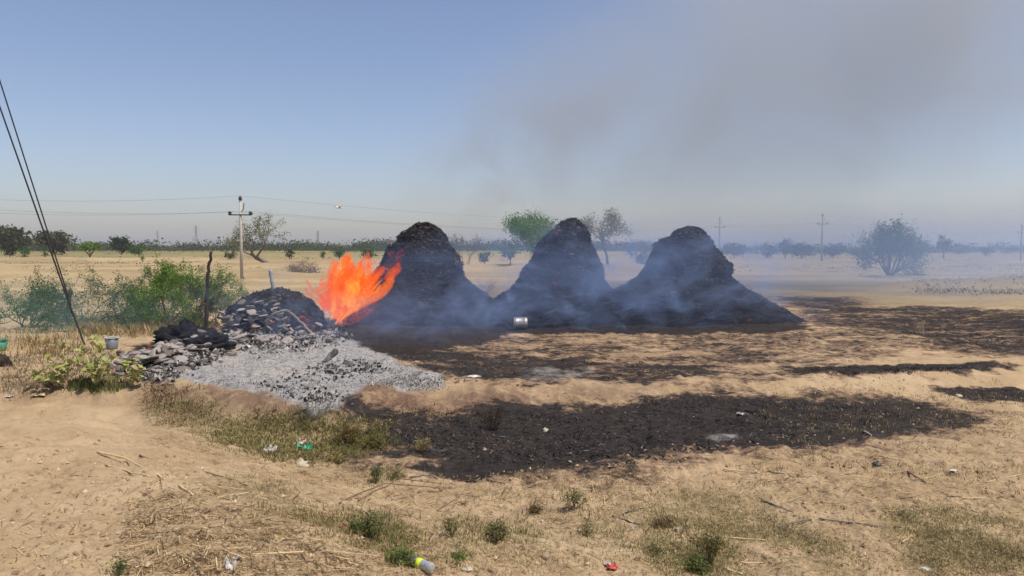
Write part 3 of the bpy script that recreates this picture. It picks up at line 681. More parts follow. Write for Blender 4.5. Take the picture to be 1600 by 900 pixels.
far_tree(140, 150, 378, 32, BRIGHT, 'small flat-topped light green acacia on the bare field', 204, n=700, trunkh=.55)
for k, (px, D, ty, w, pal, lb) in enumerate([(15, 170, 383, 20, DARKG, 'small dark bush below the broad olive tree'), (38, 165, 382, 20, MIDG, 'green bush left of the stay wires at the field edge'), (70, 160, 382, 12, MIDG, 'thin young bush right under the stay wires'),
        (217, 190, 378, 34, MIDG, 'bright green bush right of the dark round tree'), (222, 130, 397, 8, BRIGHT, 'tiny sapling alone on the bare field'), (360, 150, 391, 26, DARKG, 'flat dark bush left of the pale pole foot'),
        (452, 170, 388, 18, DARKG, 'low dark bush right of the leaning tree'), (504, 170, 389, 12, BLUEG, 'little round bush in the field left of the flame'), (530, 160, 388, 22, BLUEG, 'wide grey-green bush above the flame'), (575, 140, 386, 28, MIDG, 'green bush just left of the flame-licked stack top'),
        (757, 110, 390, 26, MIDG, 'green bush between the tall stack and the leafy tree'), (797, 95, 377, 34, MIDG, 'dense green bush under the leafy tree'), (986, 190, 380, 18, DARKG, 'small round dark tree right of the grey sparse tree'), (1004, 105, 390, 32, BLUEG, 'grey-green bush by the shoulder of the broad stack')]):
    far_tree(px, D, ty, w, pal, lb, 220+k, 'bush', 420, 'bushes dotted over the fields', trunkh=.05)
for k, (px, D, ty, w, lb) in enumerate([(1147, 190, 377, 56, 'wide hazy tree just right of the broad stack'), (1200, 200, 384, 30, 'low hazy tree between the wide one and the tall one'), (1227, 200, 372, 24, 'upright hazy tree, tallest of the clump left of the tallest pole'), (1252, 190, 379, 50, 'hazy tree leaning on the upright one'),
        (1302, 200, 381, 46, 'hazy tree just right of the tallest pole'), (1338, 205, 390, 30, 'low hazy tree left of the feathery thorn tree'), (1474, 190, 363, 26, 'narrow tall hazy tree right of the feathery thorn tree'), (1500, 215, 391, 60, 'long low hazy tree towards the edge pole'), (1540, 200, 386, 26, 'small domed hazy tree near the edge pole'), (1575, 215, 392, 50, 'low hazy tree behind the edge pole'), (1425, 215, 385, 60, 'low hazy tree right behind the feathery thorn tree')]):
    far_tree(px, D, ty, w, DARKG, lb, 260+k, 'tree', 700, 'hazy trees behind the smoke', trunkh=.12)
tree('leaning_tree', 'bare leaning tree with thin crown beside the pale pole', 'tree', gx(424, 125), 8.6, dict(depth=4, kids=[3, 3, 3, 2], ang=(.3, .85), ratio=(.6, .85), wig=.16, up=.07), 2600, .26, [(.17, .175, .085), (.21, .20, .10), (.13, .14, .065)], 61, (-1.5, .1, .55), .42, 'bark_pale', spread=.35, wide=1.25)
tree('leafy_tree', 'full green leafy tree half hidden behind the pointed stack', 'tree', gx(836, 108), 7.2, dict(depth=3, kids=[5, 4, 4], ang=(.45, 1.05), ratio=(.65, .9), wig=.14, up=.05), 14000, .27, [(.06, .17, .035), (.09, .22, .045), (.05, .13, .03), (.12, .26, .06)], 66, (-.08, 0, 1), .22, 'bark', spread=.6, wide=1.5)
tree('sparse_tree', 'sparse grey feathery tree behind the pointed stack', 'tree', gx(950, 95), 7.0, dict(depth=4, kids=[4, 3, 3, 2], ang=(.4, .9), ratio=(.62, .85), wig=.15, up=.04), 5200, .22, GREYG, 64, (-.02, 0, 1), .20, 'bark', spread=.34, wide=1.4)
tree('dry_bush', 'leafless grey bush in smoke beside the tall stack', 'bush', gx(727, 100), 4.6, dict(depth=4, kids=[3, 3, 3, 2], ang=(.25, .7), ratio=(.6, .8), wig=.12, up=.05, minr=.008), 500, .16, GREYG, 65, (0, 0, 1), .05, 'bark', stems=5, spread=.2)
tree('dead_branch', 'dead fallen branch with bare twigs behind the saddle of the stacks', 'branch', gx(750, 33), 1.35, dict(depth=3, kids=[5, 4, 3], ang=(.3, .8), ratio=(.5, .75), wig=.1, up=-.02, minr=.004), 0, .1, GREYG, 67, (.35, 0, .7), .035, 'deadwood', stems=3, splay=.3)
tree('brush_pile', 'tangled grey brush pile in the field between pole and flame', 'brush pile', gx(474, 72), 1.9, dict(depth=4, kids=[4, 4, 3, 2], ang=(.5, 1.2), ratio=(.6, .85), wig=.25, up=-.02, minr=.012), 700, .12, [(.22, .19, .17), (.28, .24, .22)], 68, (0, 0, 1), .05, 'deadwood', stems=9, splay=1.4, spread=.25)
tree('thorn_tree', 'feathery thorn tree wrapped in blue smoke on the open field', 'tree', gx(1392, 64), 5.0, dict(depth=4, kids=[4, 4, 3, 3], ang=(.3, .75), ratio=(.55, .8), wig=.10, up=.01, minr=.012), 9000, .15, BLUEG, 69, (0, 0, 1), .09, 'bark', stems=9, spread=.3, splay=1.0, wide=.74)
SH = dict(depth=3, kids=[4, 4, 3], ang=(.3, .85), ratio=(.5, .8), wig=.15, up=-.015, minr=.003, vz=.7)
for k, (px, py, H, n, pal, lb, st, sp) in enumerate([(45, 512, 1.35, 2900, BLUEG, 'low grey-green thorn shrub at the photo edge, in thin smoke', 9, 1.0), (130, 512, 1.7, 3200, BLUEG, 'loose grey-green thorn shrub behind the stump of the post', 6, .8), (195, 510, 1.75, 2900, BLUEG, 'open spreading thorn shrub between the stump and the bright shrub', 6, .9),
        (268, 512, 2.05, 9500, BRIGHT, 'bright green bushy shrub behind the crooked post', 7, .5), (305, 514, 1.75, 5000, BRIGHT, 'darker green shrub touching the crooked post', 6, .5)]):
    tree('thorn_shrub', lb, 'shrub', gp(px, py), H*1.15, SH, int(n*1.9), .058, pal, 300+k, (0, 0, 1), .022, 'bark', 'thorn shrubs along the field edge', stems=st+2, splay=sp, spread=.055, trunk='stem', crown='foliage', aspect=.45)
tree('dry_twigs', 'dry twiggy bush right of the crooked post', 'bush', gp(345, 512), 1.1, SH, 200, .05, [(.14, .12, .08)], 311, (.4, 0, 1), .012, 'bark', stems=5, splay=.7, spread=.06, trunk='stem', crown='foliage')

# scrub and woodland strips far off that read as one mass
def scrub_belt(x0px, x1px, D0, D1, h, n, pal, seed, label):
    rng = R(seed); px = rng.uniform(x0px, x1px, n//14); D = rng.uniform(D0, D1, n//14); hh = h*(.60+.6*np.clip(fbm(px*.045, D*.012, 0, 3, seed)+.2, 0, 1.1))*rng.uniform(.5, 1.15, len(px))
    x = (px-800)/FPX*D; z = hmap(x, D); i = rng.integers(0, len(px), n); c = np.stack([x[i], D[i], z[i]], 1)+rng.normal(size=(n, 3))*np.stack([hh[i]*.75, hh[i]*.6, 0*hh[i]], 1); c[:, 2] += hh[i]*rng.random(n)**.8
    per = vary(rng, len(px), pal, .2); V, F, cc = leaf_cloud(rng, c, hh[i]*.17, per[i], .8)
    o = link('far_scrub', npmesh('far_scrub', V, F, False, cc), M['leaf']); tag(o, label, 'scrub', kind='stuff')
scrub_belt(-60, 620, 330, 640, 5.0, 62000, DARKG+OLIVE, 401, 'dark green belt of scrub along the horizon left of the stacks')
scrub_belt(560, 1020, 420, 700, 6.5, 28000, DARKG, 402, 'hazy belt of scrub on the horizon behind the stacks')
scrub_belt(980, 1700, 260, 380, 3.4, 30000, DARKG, 403, 'blue hazy belt of scrub on the horizon right of the stacks')
scrub_belt(-60, 700, 190, 330, .9, 5000, OLIVE+[(.2, .17, .08)], 404, 'low olive weeds over the far field')

# ------------------------------------------------------------------ grass, straw and other ground cover
def blades(name, label, polys, pal, hmin, hmax, seed, w=.004, kind='stuff', tuft=9, spread=.05, lean=.6, mat='straw', thr=-.25):
    rng = R(seed); P = []
    for poly, n in polys:
        m0 = max(1, n//tuft); pp = np.asarray(poly, float); w0 = .045*(pp.max(0)-pp.min(0)); c = samp(rng, poly, m0, jit=w0); k = fbm(c[:, 0]*1.3, c[:, 1]*1.3, 0, 3, seed) > thr+.25*rng.normal(size=len(c)); c = c[k]
        c = np.repeat(c, tuft, 0); c[:, :2] += rng.normal(size=(len(c), 2))*spread; P.append(c)
    P = np.concatenate(P); P[:, 2] = hmap(P[:, 0], P[:, 1])-.004; n = len(P); h = rng.uniform(hmin, hmax, n)
    a = rng.uniform(0, 6.283, n); ln = rng.uniform(.1, lean, n); d = np.stack([np.cos(a)*ln, np.sin(a)*ln, np.ones(n)], 1); d /= np.linalg.norm(d, axis=1)[:, None]
    b = rng.uniform(0, 6.283, n); s = np.stack([np.cos(b), np.sin(b), 0*b], 1)*(w*rng.uniform(.6, 1.4, n)*np.maximum(1, P[:, 1]/9))[:, None]
    m = P+d*(h*.55)[:, None]; t = P+d*h[:, None]+np.stack([np.cos(a), np.sin(a), -.6+0*a], 1)*(h*ln*.35)[:, None]
    V = np.stack([P-s, P+s, m+s*.8, m-s*.8, t], 1).reshape(-1, 3); i = np.arange(n)*5
    F = np.concatenate([np.stack([i, i+1, i+2], 1), np.stack([i, i+2, i+3], 1), np.stack([i+3, i+2, i+4], 1)]); c = np.repeat(vary(rng, n, pal, .22), 5, 0)
    o = link(name, npmesh(name, V, F, False, c), M[mat]); tag(o, label, 'grass', kind=kind)
DRYG = [(.33, .26, .12), (.40, .32, .17), (.26, .21, .09), (.20, .18, .07)]; GRN = [(.12, .135, .045), (.17, .17, .06), (.09, .115, .035), (.24, .21, .09)]
blades('gully_grass', 'green and tan grass in the gully below the ash', [([(380, 655), (500, 640), (600, 675), (600, 705), (480, 722), (400, 716), (340, 690)], 15000), ([(430, 660), (600, 655), (605, 700), (560, 700)], 4500), ([(225, 620), (330, 630), (400, 700), (340, 690), (250, 660)], 3200)], GRN[:3]+DRYG[:1]+[(.20, .15, .06), (.14, .12, .045), (.26, .19, .09)], .03, .095, 501, lean=1.5, spread=.08, thr=-.45)
blades('verge_grass', 'dry grass running down the side of the sandy bank', [([(330, 745), (450, 755), (640, 840), (630, 880), (560, 850), (430, 800)], 9000), ([(520, 780), (620, 800), (650, 880), (580, 860)], 2500)], DRYG+GRN[3:]+[(.3, .2, .1), (.36, .27, .15), (.18, .17, .07)], .015, .06, 502, .0025, thr=.0)
blades('turf', 'short sun-bleached grass along the lower right of the ground', [([(960, 768), (1130, 770), (1300, 850), (1360, 900), (1050, 900), (1000, 820)], 26000), ([(1380, 795), (1520, 790), (1640, 820), (1640, 900), (1450, 900)], 20000), ([(640, 820), (1000, 800), (1030, 880), (640, 890)], 4500)], DRYG+[(.44, .36, .2), (.38, .29, .16), (.22, .21, .085), (.30, .25, .12)], .015, .055, 503, .0022, lean=1.1, thr=-.1)
blades('dry_grass', 'tall tan and reddish dry grass in front of the thorn shrubs', [([(120, 500), (220, 492), (330, 505), (330, 526), (130, 528)], 6500), ([(0, 515), (130, 520), (150, 540), (60, 560), (0, 560)], 900)], [(.36, .22, .10), (.30, .24, .10), (.42, .31, .16), (.2, .19, .06), (.27, .15, .08)], (.10), .36, 504, .005, tuft=12, spread=.14)
blades('field_stubble', 'thin pale stubble right of the burnt patch', [([(1200, 620), (1600, 590), (1640, 760), (1250, 740)], 9000), ([(700, 745), (1200, 720), (1250, 760), (700, 800)], 2500)], [(.42, .32, .18), (.35, .26, .13), (.25, .2, .09)], .02, .06, 505, .003)
blades('burnt_stubble', 'black burnt stubble standing on the charred strip', [([(560, 650), (700, 650), (830, 640), (1080, 622), (1300, 630), (1460, 650), (1350, 680), (1100, 700), (950, 735), (680, 715)], 6000), ([(1240, 576), (1560, 573), (1330, 589)], 2500), ([(1380, 482), (1640, 495), (1640, 550), (1420, 540)], 4000)], [(.012, .011, .011), (.03, .027, .025), (.06, .05, .042), (.02, .018, .018), (.13, .10, .075)], .012, .04, 506, .004, mat='flake')
blades('sand_weeds', 'ragged low weeds growing through the near sand', [([(690, 815), (840, 800), (860, 850), (700, 850)], 1500), ([(540, 800), (625, 800), (660, 890), (580, 880)], 2200), ([(870, 770), (960, 775), (950, 810), (860, 810)], 900), ([(1010, 800), (1180, 830), (1200, 900), (1010, 900)], 3500), ([(880, 820), (960, 815), (1000, 870), (900, 870)], 900), ([(560, 735), (680, 735), (670, 755), (560, 760)], 900)], [(.17, .18, .06), (.24, .22, .09), (.12, .14, .045), (.3, .24, .12), (.2, .15, .08)], .02, .09, 511, .003, tuft=12, lean=1.2, spread=.07, thr=.0)
blades('withered_weeds', 'low grey-brown withered weeds behind the milkweed', [([(0, 550), (120, 540), (230, 560), (210, 600), (40, 612), (0, 612)], 6500)], [(.2, .15, .1), (.26, .2, .13), (.15, .12, .07), (.13, .13, .06)], .04, .13, 508, .0035, tuft=8, lean=1.2, spread=.12, thr=-.3)
blades('scorched_tufts', 'brown scorched tufts on the slope under the ash edge', [([(225, 600), (330, 605), (350, 640), (300, 650), (250, 630)], 2600), ([(350, 630), (450, 640), (470, 660), (380, 668)], 1200), ([(560, 640), (760, 640), (800, 672), (600, 690)], 1800)], [(.10, .065, .035), (.17, .11, .055), (.06, .04, .025), (.2, .15, .07)], .02, .10, 509, .004, lean=1.3, spread=.1, thr=.05)
blades('bund_weeds', 'thin brown weeds along the low field bunds', [([(0, 416), (420, 416), (420, 421), (0, 421)], 1800), ([(0, 400), (560, 402), (560, 405), (0, 405)], 1500), ([(0, 408), (300, 408), (300, 412), (0, 412)], 900), ([(1420, 434), (1640, 430), (1640, 462), (1450, 458)], 3000), ([(1150, 405), (1640, 405), (1640, 425), (1150, 425)], 2500), ([(0, 430), (340, 430), (340, 470), (0, 470)], 700)], [(.2, .15, .08), (.26, .19, .1), (.14, .13, .055), (.22, .17, .10)], .06, .2, 510, .005, tuft=7, lean=1.0, spread=.4, thr=-.3)
blades('edge_weeds', 'low green weeds at the foot of the milkweed', [([(70, 598), (190, 590), (200, 612), (80, 612)], 2600)], GRN, .05, .14, 507)
def litter(name, label, polys, pal, lmin, lmax, wd, seed, lift=.006, tilt=.12, mat='straw', avoid=()):
    rng = R(seed); P = np.concatenate([samp(rng, p, n, avoid) for p, n in polys]); n = len(P); a = rng.uniform(0, 6.283, n); L = rng.uniform(0, 1, n)**2.2*(lmax-lmin)+lmin
    d = np.stack([np.cos(a), np.sin(a), rng.normal(size=n)*tilt], 1)*(L/2)[:, None]; s = np.stack([-np.sin(a), np.cos(a), rng.normal(size=n)*.3], 1)*(wd*rng.uniform(.5, 1.5, n))[:, None]
    A, B = P-d, P+d; A[:, 2] = np.maximum(A[:, 2], hmap(A[:, 0], A[:, 1]))+lift*rng.uniform(.6, 2, n); B[:, 2] = np.maximum(B[:, 2], hmap(B[:, 0], B[:, 1]))+lift*rng.uniform(.6, 2, n)
    V = np.stack([A-s, A+s, B+s, B-s], 1).reshape(-1, 3); i = np.arange(n)*4; F = np.stack([i, i+1, i+2, i+3], 1); c = np.repeat(vary(rng, n, pal, .25), 4, 0)
    o = link(name, npmesh(name, V, F, False, c), M[mat]); tag(o, label, 'litter', kind='stuff')
STRAWC = [(.50, .38, .2), (.42, .30, .15), (.33, .22, .11), (.22, .15, .08), (.15, .10, .06)]
litter('straw_litter', 'scattered broken straw over the sandy ground', [([(200, 790), (420, 730), (640, 760), (700, 900), (180, 900)], 7500), ([(640, 740), (1000, 750), (1250, 720), (1640, 640), (1640, 900), (640, 900)], 8500), ([(210, 600), (330, 620), (420, 700), (600, 740), (480, 760), (230, 700)], 5000), ([(0, 620), (250, 610), (330, 740), (200, 900), (0, 900)], 700)], STRAWC, .012, .13, .0016, 521, avoid=[BURN[0][0], BURN[5][0], BURN[6][0]])
litter('twig_litter', 'thin brown twigs strewn across the right of the ground', [([(1150, 640), (1640, 600), (1640, 800), (1150, 790)], 500), ([(560, 740), (1000, 760), (1000, 830), (600, 830)], 260), ([(220, 760), (480, 740), (600, 880), (250, 900)], 220)], [(.16, .105, .06), (.3, .21, .12), (.09, .06, .04), (.45, .35, .2)], .08, .36, .0026, 522, .01, .05, avoid=[BURN[0][0], BURN[6][0]])
litter('charred_litter', 'black and grey burnt flakes on the charred ground', [([(560, 650), (830, 640), (1080, 620), (1300, 630), (1460, 650), (1100, 704), (950, 735), (680, 715)], 2600), ([(560, 545), (830, 552), (1150, 575), (820, 606), (680, 590)], 2600), ([(860, 515), (1260, 515), (1300, 560), (900, 560)], 900)], [(.02, .018, .018), (.04, .036, .033), (.07, .062, .056), (.14, .12, .105), (.03, .03, .03), (.025, .022, .022)], .02, .10, .006, 523, .008, .2, mat='flake')
def chips(name, label, polys, pal, smin, smax, seed, lift=0.03):
    rng = R(seed); P = np.concatenate([samp(rng, p, n, jit=np.array([9, 3.0])) for p, n in polys]); n = len(P); s = rng.uniform(0, 1, n)**2*(smax-smin)+smin
    P[:, 2] += lift+s*.25+.02*rng.random(n); V, F, c = leaf_cloud(rng, P, s, vary(rng, n, pal, .2), .75, .0)
    # fold each chip into a tilted tetrahedral flake so that it has thickness
    V = V.reshape(n, 4, 3); mid = V.mean(1)+rng.normal(size=(n, 3))*s[:, None]*.2; mid[:, 2] += s*.22
    V = np.concatenate([V, mid[:, None]], 1).reshape(-1, 3); i = np.arange(n)*5
    F = np.concatenate([np.stack([i+a, i+b, i+4], 1) for a, b in ((0, 1), (1, 2), (2, 3), (3, 0))]); c = np.repeat(c.reshape(n, 4, 3)[:, 0], 5, 0)
    o = link(name, npmesh(name, V, F, False, c), M['flake']); tag(o, label, 'ash', kind='stuff')
ASHP = [(258, 590), (330, 562), (420, 542), (470, 530), (545, 532), (580, 553), (640, 571), (690, 595), (690, 609), (650, 611), (570, 603), (525, 624), (505, 642), (440, 620), (370, 607)]
chips('ash_flakes', 'bed of pale grey ash flakes in front of the collapsed stack', [(ASHP, 13000), ([(560, 560), (690, 596), (690, 610), (570, 603)], 3000)], [(.40, .38, .355), (.52, .50, .47), (.30, .285, .265), (.13, .125, .12), (.36, .32, .27), (.11, .105, .10)], .008, .036, 531)
chips('cinders', 'dark cinders heaped in the middle of the ash bed', [([(440, 598), (500, 574), (560, 568), (610, 580), (560, 594), (500, 602)], 1000), ([(360, 545), (480, 540), (540, 545), (480, 556), (380, 560)], 300), ([(380, 600), (470, 600), (540, 625), (500, 640)], 300)], [(.06, .057, .056), (.10, .095, .092), (.2, .19, .185), (.035, .035, .035), (.3, .29, .28)], .02, .095, 532, .04)
chips('rubble', 'grey burnt rubble between the collapsed stack and the ash', [([(350, 540), (380, 520), (530, 518), (545, 534), (440, 552)], 1600), ([(205, 592), (300, 560), (350, 545), (330, 570), (255, 600)], 900)], [(.25, .22, .2), (.34, .31, .28), (.12, .11, .10), (.06, .055, .05)], .04, .16, 533, .03)
def clods(name, label, polys, pal, smin, smax, seed):
    rng = R(seed); P = np.concatenate([samp(rng, p, n) for p, n in polys]); n = len(P); s = rng.uniform(0, 1, n)**3*(smax-smin)+smin
    oc = np.array([(1, 0, 0), (0, 1, 0), (-1, 0, 0), (0, -1, 0), (0, 0, .75), (0, 0, -.5)]); V = P[:, None]+oc[None]*s[:, None, None]*rng.uniform(.6, 1.3, (n, 6, 1)); V = V.reshape(-1, 3); i = np.arange(n)*6
    F = np.concatenate([np.stack([i+a, i+b, i+c], 1) for a, b, c in ((0, 1, 4), (1, 2, 4), (2, 3, 4), (3, 0, 4), (1, 0, 5), (2, 1, 5), (3, 2, 5), (0, 3, 5))]); c = np.repeat(vary(rng, n, pal, .15), 6, 0)
    o = link(name, npmesh(name, V, F, False, c), M['flake']); tag(o, label, 'soil', kind='stuff')
clods('soil_clods', 'small clods of dry earth scattered over the ground', [([(0, 620), (400, 700), (700, 750), (1640, 600), (1640, 900), (0, 900)], 5200), ([(700, 510), (1600, 540), (1600, 620), (800, 620)], 1200)], [(.36, .25, .15), (.30, .2, .12), (.42, .31, .2), (.24, .16, .1)], .004, .028, 541)

# ------------------------------------------------------------------ milkweed with big leaves: every leaf a part
def milkleaf(seed):
    rng = R(seed); prof = [(0, .0), (.18, .3), (.45, .44), (.75, .34), (1, 0)]; V = []
    for t, w in prof:
        z = .22*math.sin(t*2.2)-.1*t; V += [(t, -w, z+.10*w), (t, 0, z-.03), (t, w, z+.10*w+.03*rng.normal())]
    F = [(i*3+j, i*3+j+1, (i+1)*3+j+1, (i+1)*3+j) for i in range(4) for j in range(2)]
    b = MB(); b.add(V, F); return b.mesh('leaf', True)
def m_bigleaf(name, c1, c2):
    q = N(name); r = q.n('ObjectInfo').outputs['Random']; c = q.mix(r, c1, c2); c = q.mix(q.ramp(q.noise(q.pos(obj=True), 3, 4, .6), .5, .7), c, (.34, .30, .12))
    d = q.n('BsdfDiffuse'); q.put(d.inputs[0], c); t = q.n('BsdfTranslucent'); q.put(t.inputs[0], c); mx = q.n('MixShader'); mx.inputs[0].default_value = .25
    q.t.links.new(d.outputs[0], mx.inputs[1]); q.t.links.new(t.outputs[0], mx.inputs[2]); q.t.links.new(mx.outputs[0], q.out.inputs[0]); return q.m
LV = [milkleaf(s) for s in range(3)]; ML = m_bigleaf('milkweed_leaf', (.22, .29, .06), (.42, .45, .15)); MLD = m_bigleaf('milkweed_leaf_dry', (.42, .36, .18), (.30, .22, .10))
for l in LV: l.materials.append(ML)
LVD = [l.copy() for l in LV]
for l in LVD: l.materials[0] = MLD
def milkweed(px, py, tips, label, seed):
    rng = R(seed); b0 = gp(px, py); root = empty('milkweed', b0); tag(root, label, 'plant', 'milkweed plants on the bank edge'); b = MB(); D = b0[1]
    for (tx, ty, dD) in tips:
        e = at(tx, ty, D+dD)-b0; q = np.array([e*t+np.array([0, 0, .10*math.sin(t*3.1)])+rng.normal(size=3)*.012 for t in np.linspace(0, 1, 7)]); q[0] = (0, 0, -.03); b.tube(q, np.linspace(.016, .007, 7), 6)
        for k in range(17):
            t = .22+.78*(k/16); p = q[0]*0+np.array([np.interp(t*6, range(7), q[:, i]) for i in range(3)]); dry = rng.random() < .25
            o = bpy.data.objects.new('leaf', (LVD if dry else LV)[int(rng.integers(3))]); COL.objects.link(o); o.parent = root; o.location = p
            sc = rng.uniform(.08, .18)*(1.1-.35*abs(t-.7)); o.scale = (sc, sc*rng.uniform(.45, .85), sc); o.rotation_euler = (rng.normal()*.5, rng.normal()*.5-.15, rng.uniform(0, 6.28))
    b.obj('stem', M['stalk'], root, smooth=True)
milkweed(105, 606, [(72, 560, .1), (98, 535, .3), (85, 575, -.2), (45, 585, -.1), (60, 598, -.3), (110, 570, 0)], 'yellow-green milkweed with a pale bent stem, nearer the photo edge', 71)
milkweed(150, 604, [(128, 545, .2), (150, 527, .4), (160, 545, .1), (178, 560, 0), (140, 575, -.2), (122, 565, .1), (165, 580, -.2)], 'largest milkweed, in front of the upright grey bucket', 72)
milkweed(205, 604, [(210, 560, .2), (222, 578, 0), (196, 570, .1), (215, 592, -.2)], 'small milkweed beside the cake heap', 73)

# ------------------------------------------------------------------ weeds
def weed(px, py, H, label, pal, seed, n=160, stems=7, splay=.35, ls=.035, bark='stalk_brown', cat='weed', group='weeds on the sandy ground', aspect=.4, r=.006, spread=.025, up=.03):
    return tree('weed', label, cat, gp(px, py), H, dict(depth=1, kids=[3], ang=(.25, .7), ratio=(.4, .7), wig=.10, up=up, minr=.002), int(n*1.6), ls*.68, pal, seed, (0, 0, 1), r*.7, bark, group, stems=int(stems*1.4), splay=splay, spread=spread, trunk='stem', crown='foliage', aspect=aspect)
YEL = [(.34, .28, .10), (.27, .24, .08), (.4, .32, .15)]; DULL = [(.19, .18, .075), (.25, .22, .10), (.14, .135, .055)]
weed(660, 704, .16, 'round yellow-green tuft alone on the burnt strip', YEL, 601, 260, 14, .9)
weed(545, 690, .22, 'olive and rust clump at the end of the gully grass', [(.17, .14, .05), (.22, .15, .06), (.12, .11, .04)], 602, 900, 18, .9, .04)
weed(585, 700, .16, 'olive clump on the edge of the burnt strip', [(.15, .14, .05), (.2, .16, .06)], 603, 600, 14, .9, .04)
weed(525, 722, .13, 'dry tan clump beside the pale stone', YEL, 604, 360, 14, 1.0)
weed(587, 752, .18, 'dark green pointed weed below the gully', [(.10, .115, .05), (.14, .15, .065)], 605, 300, 7, .35)
weed(620, 748, .13, 'grey-green row of small weeds right of the pointed weed', DULL, 606, 320, 12, 1.0)
weed(768, 672, .34, 'scorched weed with dead upright stems on the burnt strip', [(.06, .045, .025), (.1, .07, .03), (.03, .025, .02)], 607, 420, 12, .45, .035, 'post')
weed(897, 795, .17, 'leafy weed in the middle of the bare sand', DULL, 608, 300, 8, .5, .04)
weed(836, 800, .07, 'flat withered tuft with a dark heart', [(.25, .18, .09), (.17, .12, .06)], 609, 500, 26, 1.8, .03)
weed(705, 836, .13, 'small upright weed right of the dark green clump', DULL, 610, 150, 5, .4)
weed(775, 842, .11, 'wide low weed in the near sand', DULL, 611, 520, 16, 1.0)
weed(720, 876, .07, 'tiny fresh green sprig behind the clear bottle', [(.13, .19, .05), (.17, .22, .07)], 612, 110, 6, .8)
weed(570, 842, .14, 'dark green clump beside the red paper scrap', [(.10, .13, .045), (.14, .16, .06), (.18, .17, .07)], 613, 700, 16, .7)
weed(625, 882, .09, 'bright green low tuft next to the clear bottle', [(.14, .19, .05), (.19, .23, .08)], 614, 420, 16, 1.2)
weed(1108, 880, .24, 'tall rusty-stemmed weed standing in the near turf', [(.13, .13, .045), (.17, .12, .05), (.10, .10, .035)], 615, 520, 8, .22, .035)
weed(1090, 895, .12, 'dense fresh green weed at the foot of the rusty-stemmed one', [(.10, .15, .035), (.14, .18, .05), (.17, .16, .06)], 616, 900, 18, 1.0)
weed(1022, 868, .07, 'small grey-green sprig on the sand patch', DULL, 617, 160, 7, .8)
weed(1035, 826, .12, 'withered reddish tuft by the white paper ball', [(.2, .13, .07), (.26, .18, .09)], 618, 300, 14, .8)
weed(185, 897, .07, 'single green sprig at the bottom of the sandy bank', [(.08, .12, .035)], 619, 60, 4, .4)
weed(915, 838, .09, 'spindly weed right of the wide low weed', DULL, 620, 120, 5, .6)
weed(1440, 520, .42, 'thin dry stalks standing on the far burnt ground', YEL, 621, 60, 9, .25, .03, 'stalk')
weed(1250, 535, .12, 'single dark stub on the streaky sand', [(.05, .04, .03)], 622, 20, 3, .2, .03, 'post')

# ------------------------------------------------------------------ long stalks lying about
for k, (pts, r0, mt, lb) in enumerate([
    ([(152, 708), (190, 722), (255, 750)], .009, 'stalk', 'longest pale stalk on the sandy bank'), ([(166, 728), (200, 738), (232, 746)], .007, 'stalk', 'shorter pale stalk below the longest one'),
    ([(218, 713), (270, 727), (330, 742), (385, 760)], .008, 'stalk_brown', 'brown dry stem along the bank side'), ([(280, 760), (312, 775), (390, 772)], .008, 'stalk', 'bent tan stalk in the straw'),
    ([(560, 784), (620, 770), (690, 757)], .008, 'stalk_brown', 'upper of two long parallel brown stems on the sand'), ([(530, 788), (600, 779), (700, 764)], .008, 'stalk_brown', 'lower of two long parallel brown stems on the sand'),
    ([(683, 800), (720, 788), (750, 778)], .007, 'stalk_brown', 'thin slanting stem on the bare sand'), ([(640, 748), (670, 746), (684, 750)], .012, 'deadwood', 'flat wood splinter below the burnt edge'), ([(760, 750), (790, 758)], .008, 'stalk_brown', 'dark twig by the burnt edge'),
    ([(957, 808), (990, 818), (1022, 824)], .010, 'charwood', 'thick dark stick left of the pale turf'), ([(975, 804), (1003, 796)], .008, 'charwood', 'short dark stick above the thick one'),
    ([(1130, 735), (1185, 738)], .009, 'stalk', 'pale stalk lying level beyond the turf'), ([(1200, 736), (1240, 745)], .009, 'stalk', 'pale stalk pointing down right beyond the turf'), ([(1190, 783), (1215, 793), (1240, 802)], .010, 'deadwood', 'grey stick on the sand above the turf'),
    ([(1215, 826), (1245, 820), (1268, 813)], .012, 'deadwood', 'knobbly grey stick at the turf edge'), ([(1140, 842), (1195, 846)], .009, 'stalk', 'straw-coloured stalk on the near turf'), ([(1155, 880), (1195, 881)], .007, 'stalk', 'small yellow stalk right of the rusty-stemmed weed'), ([(1133, 890), (1160, 900)], .010, 'stalk', 'curved pale stalk at the bottom of the turf'),
    ([(1332, 722), (1355, 735)], .009, 'stalk_brown', 'brown stick right of the bare strip'), ([(1418, 738), (1448, 756)], .010, 'stalk_brown', 'thick brown stick among the stubble'), ([(1290, 748), (1340, 740)], .007, 'stalk_brown', 'thin twig pointing at the brown stick'),
    ([(1350, 675), (1362, 682)], .012, 'polepaint', 'white splinter on the tip of the burnt patch'), ([(1540, 755), (1600, 742)], .008, 'stalk', 'pale stalk at the right edge of the photo'), ([(1410, 850), (1425, 838)], .008, 'stalk', 'short upright-looking stalk between the green patches'),
    ([(1280, 812), (1330, 818), (1385, 825)], .008, 'deadwood', 'long thin grey stem above the sand path')]):
    stick('dry_stalk', pts, r0, r0*.6, M[mt], lb, 'stalk', 'dry stalks lying on the ground', seed=k, lift=.004, wob=.0025)

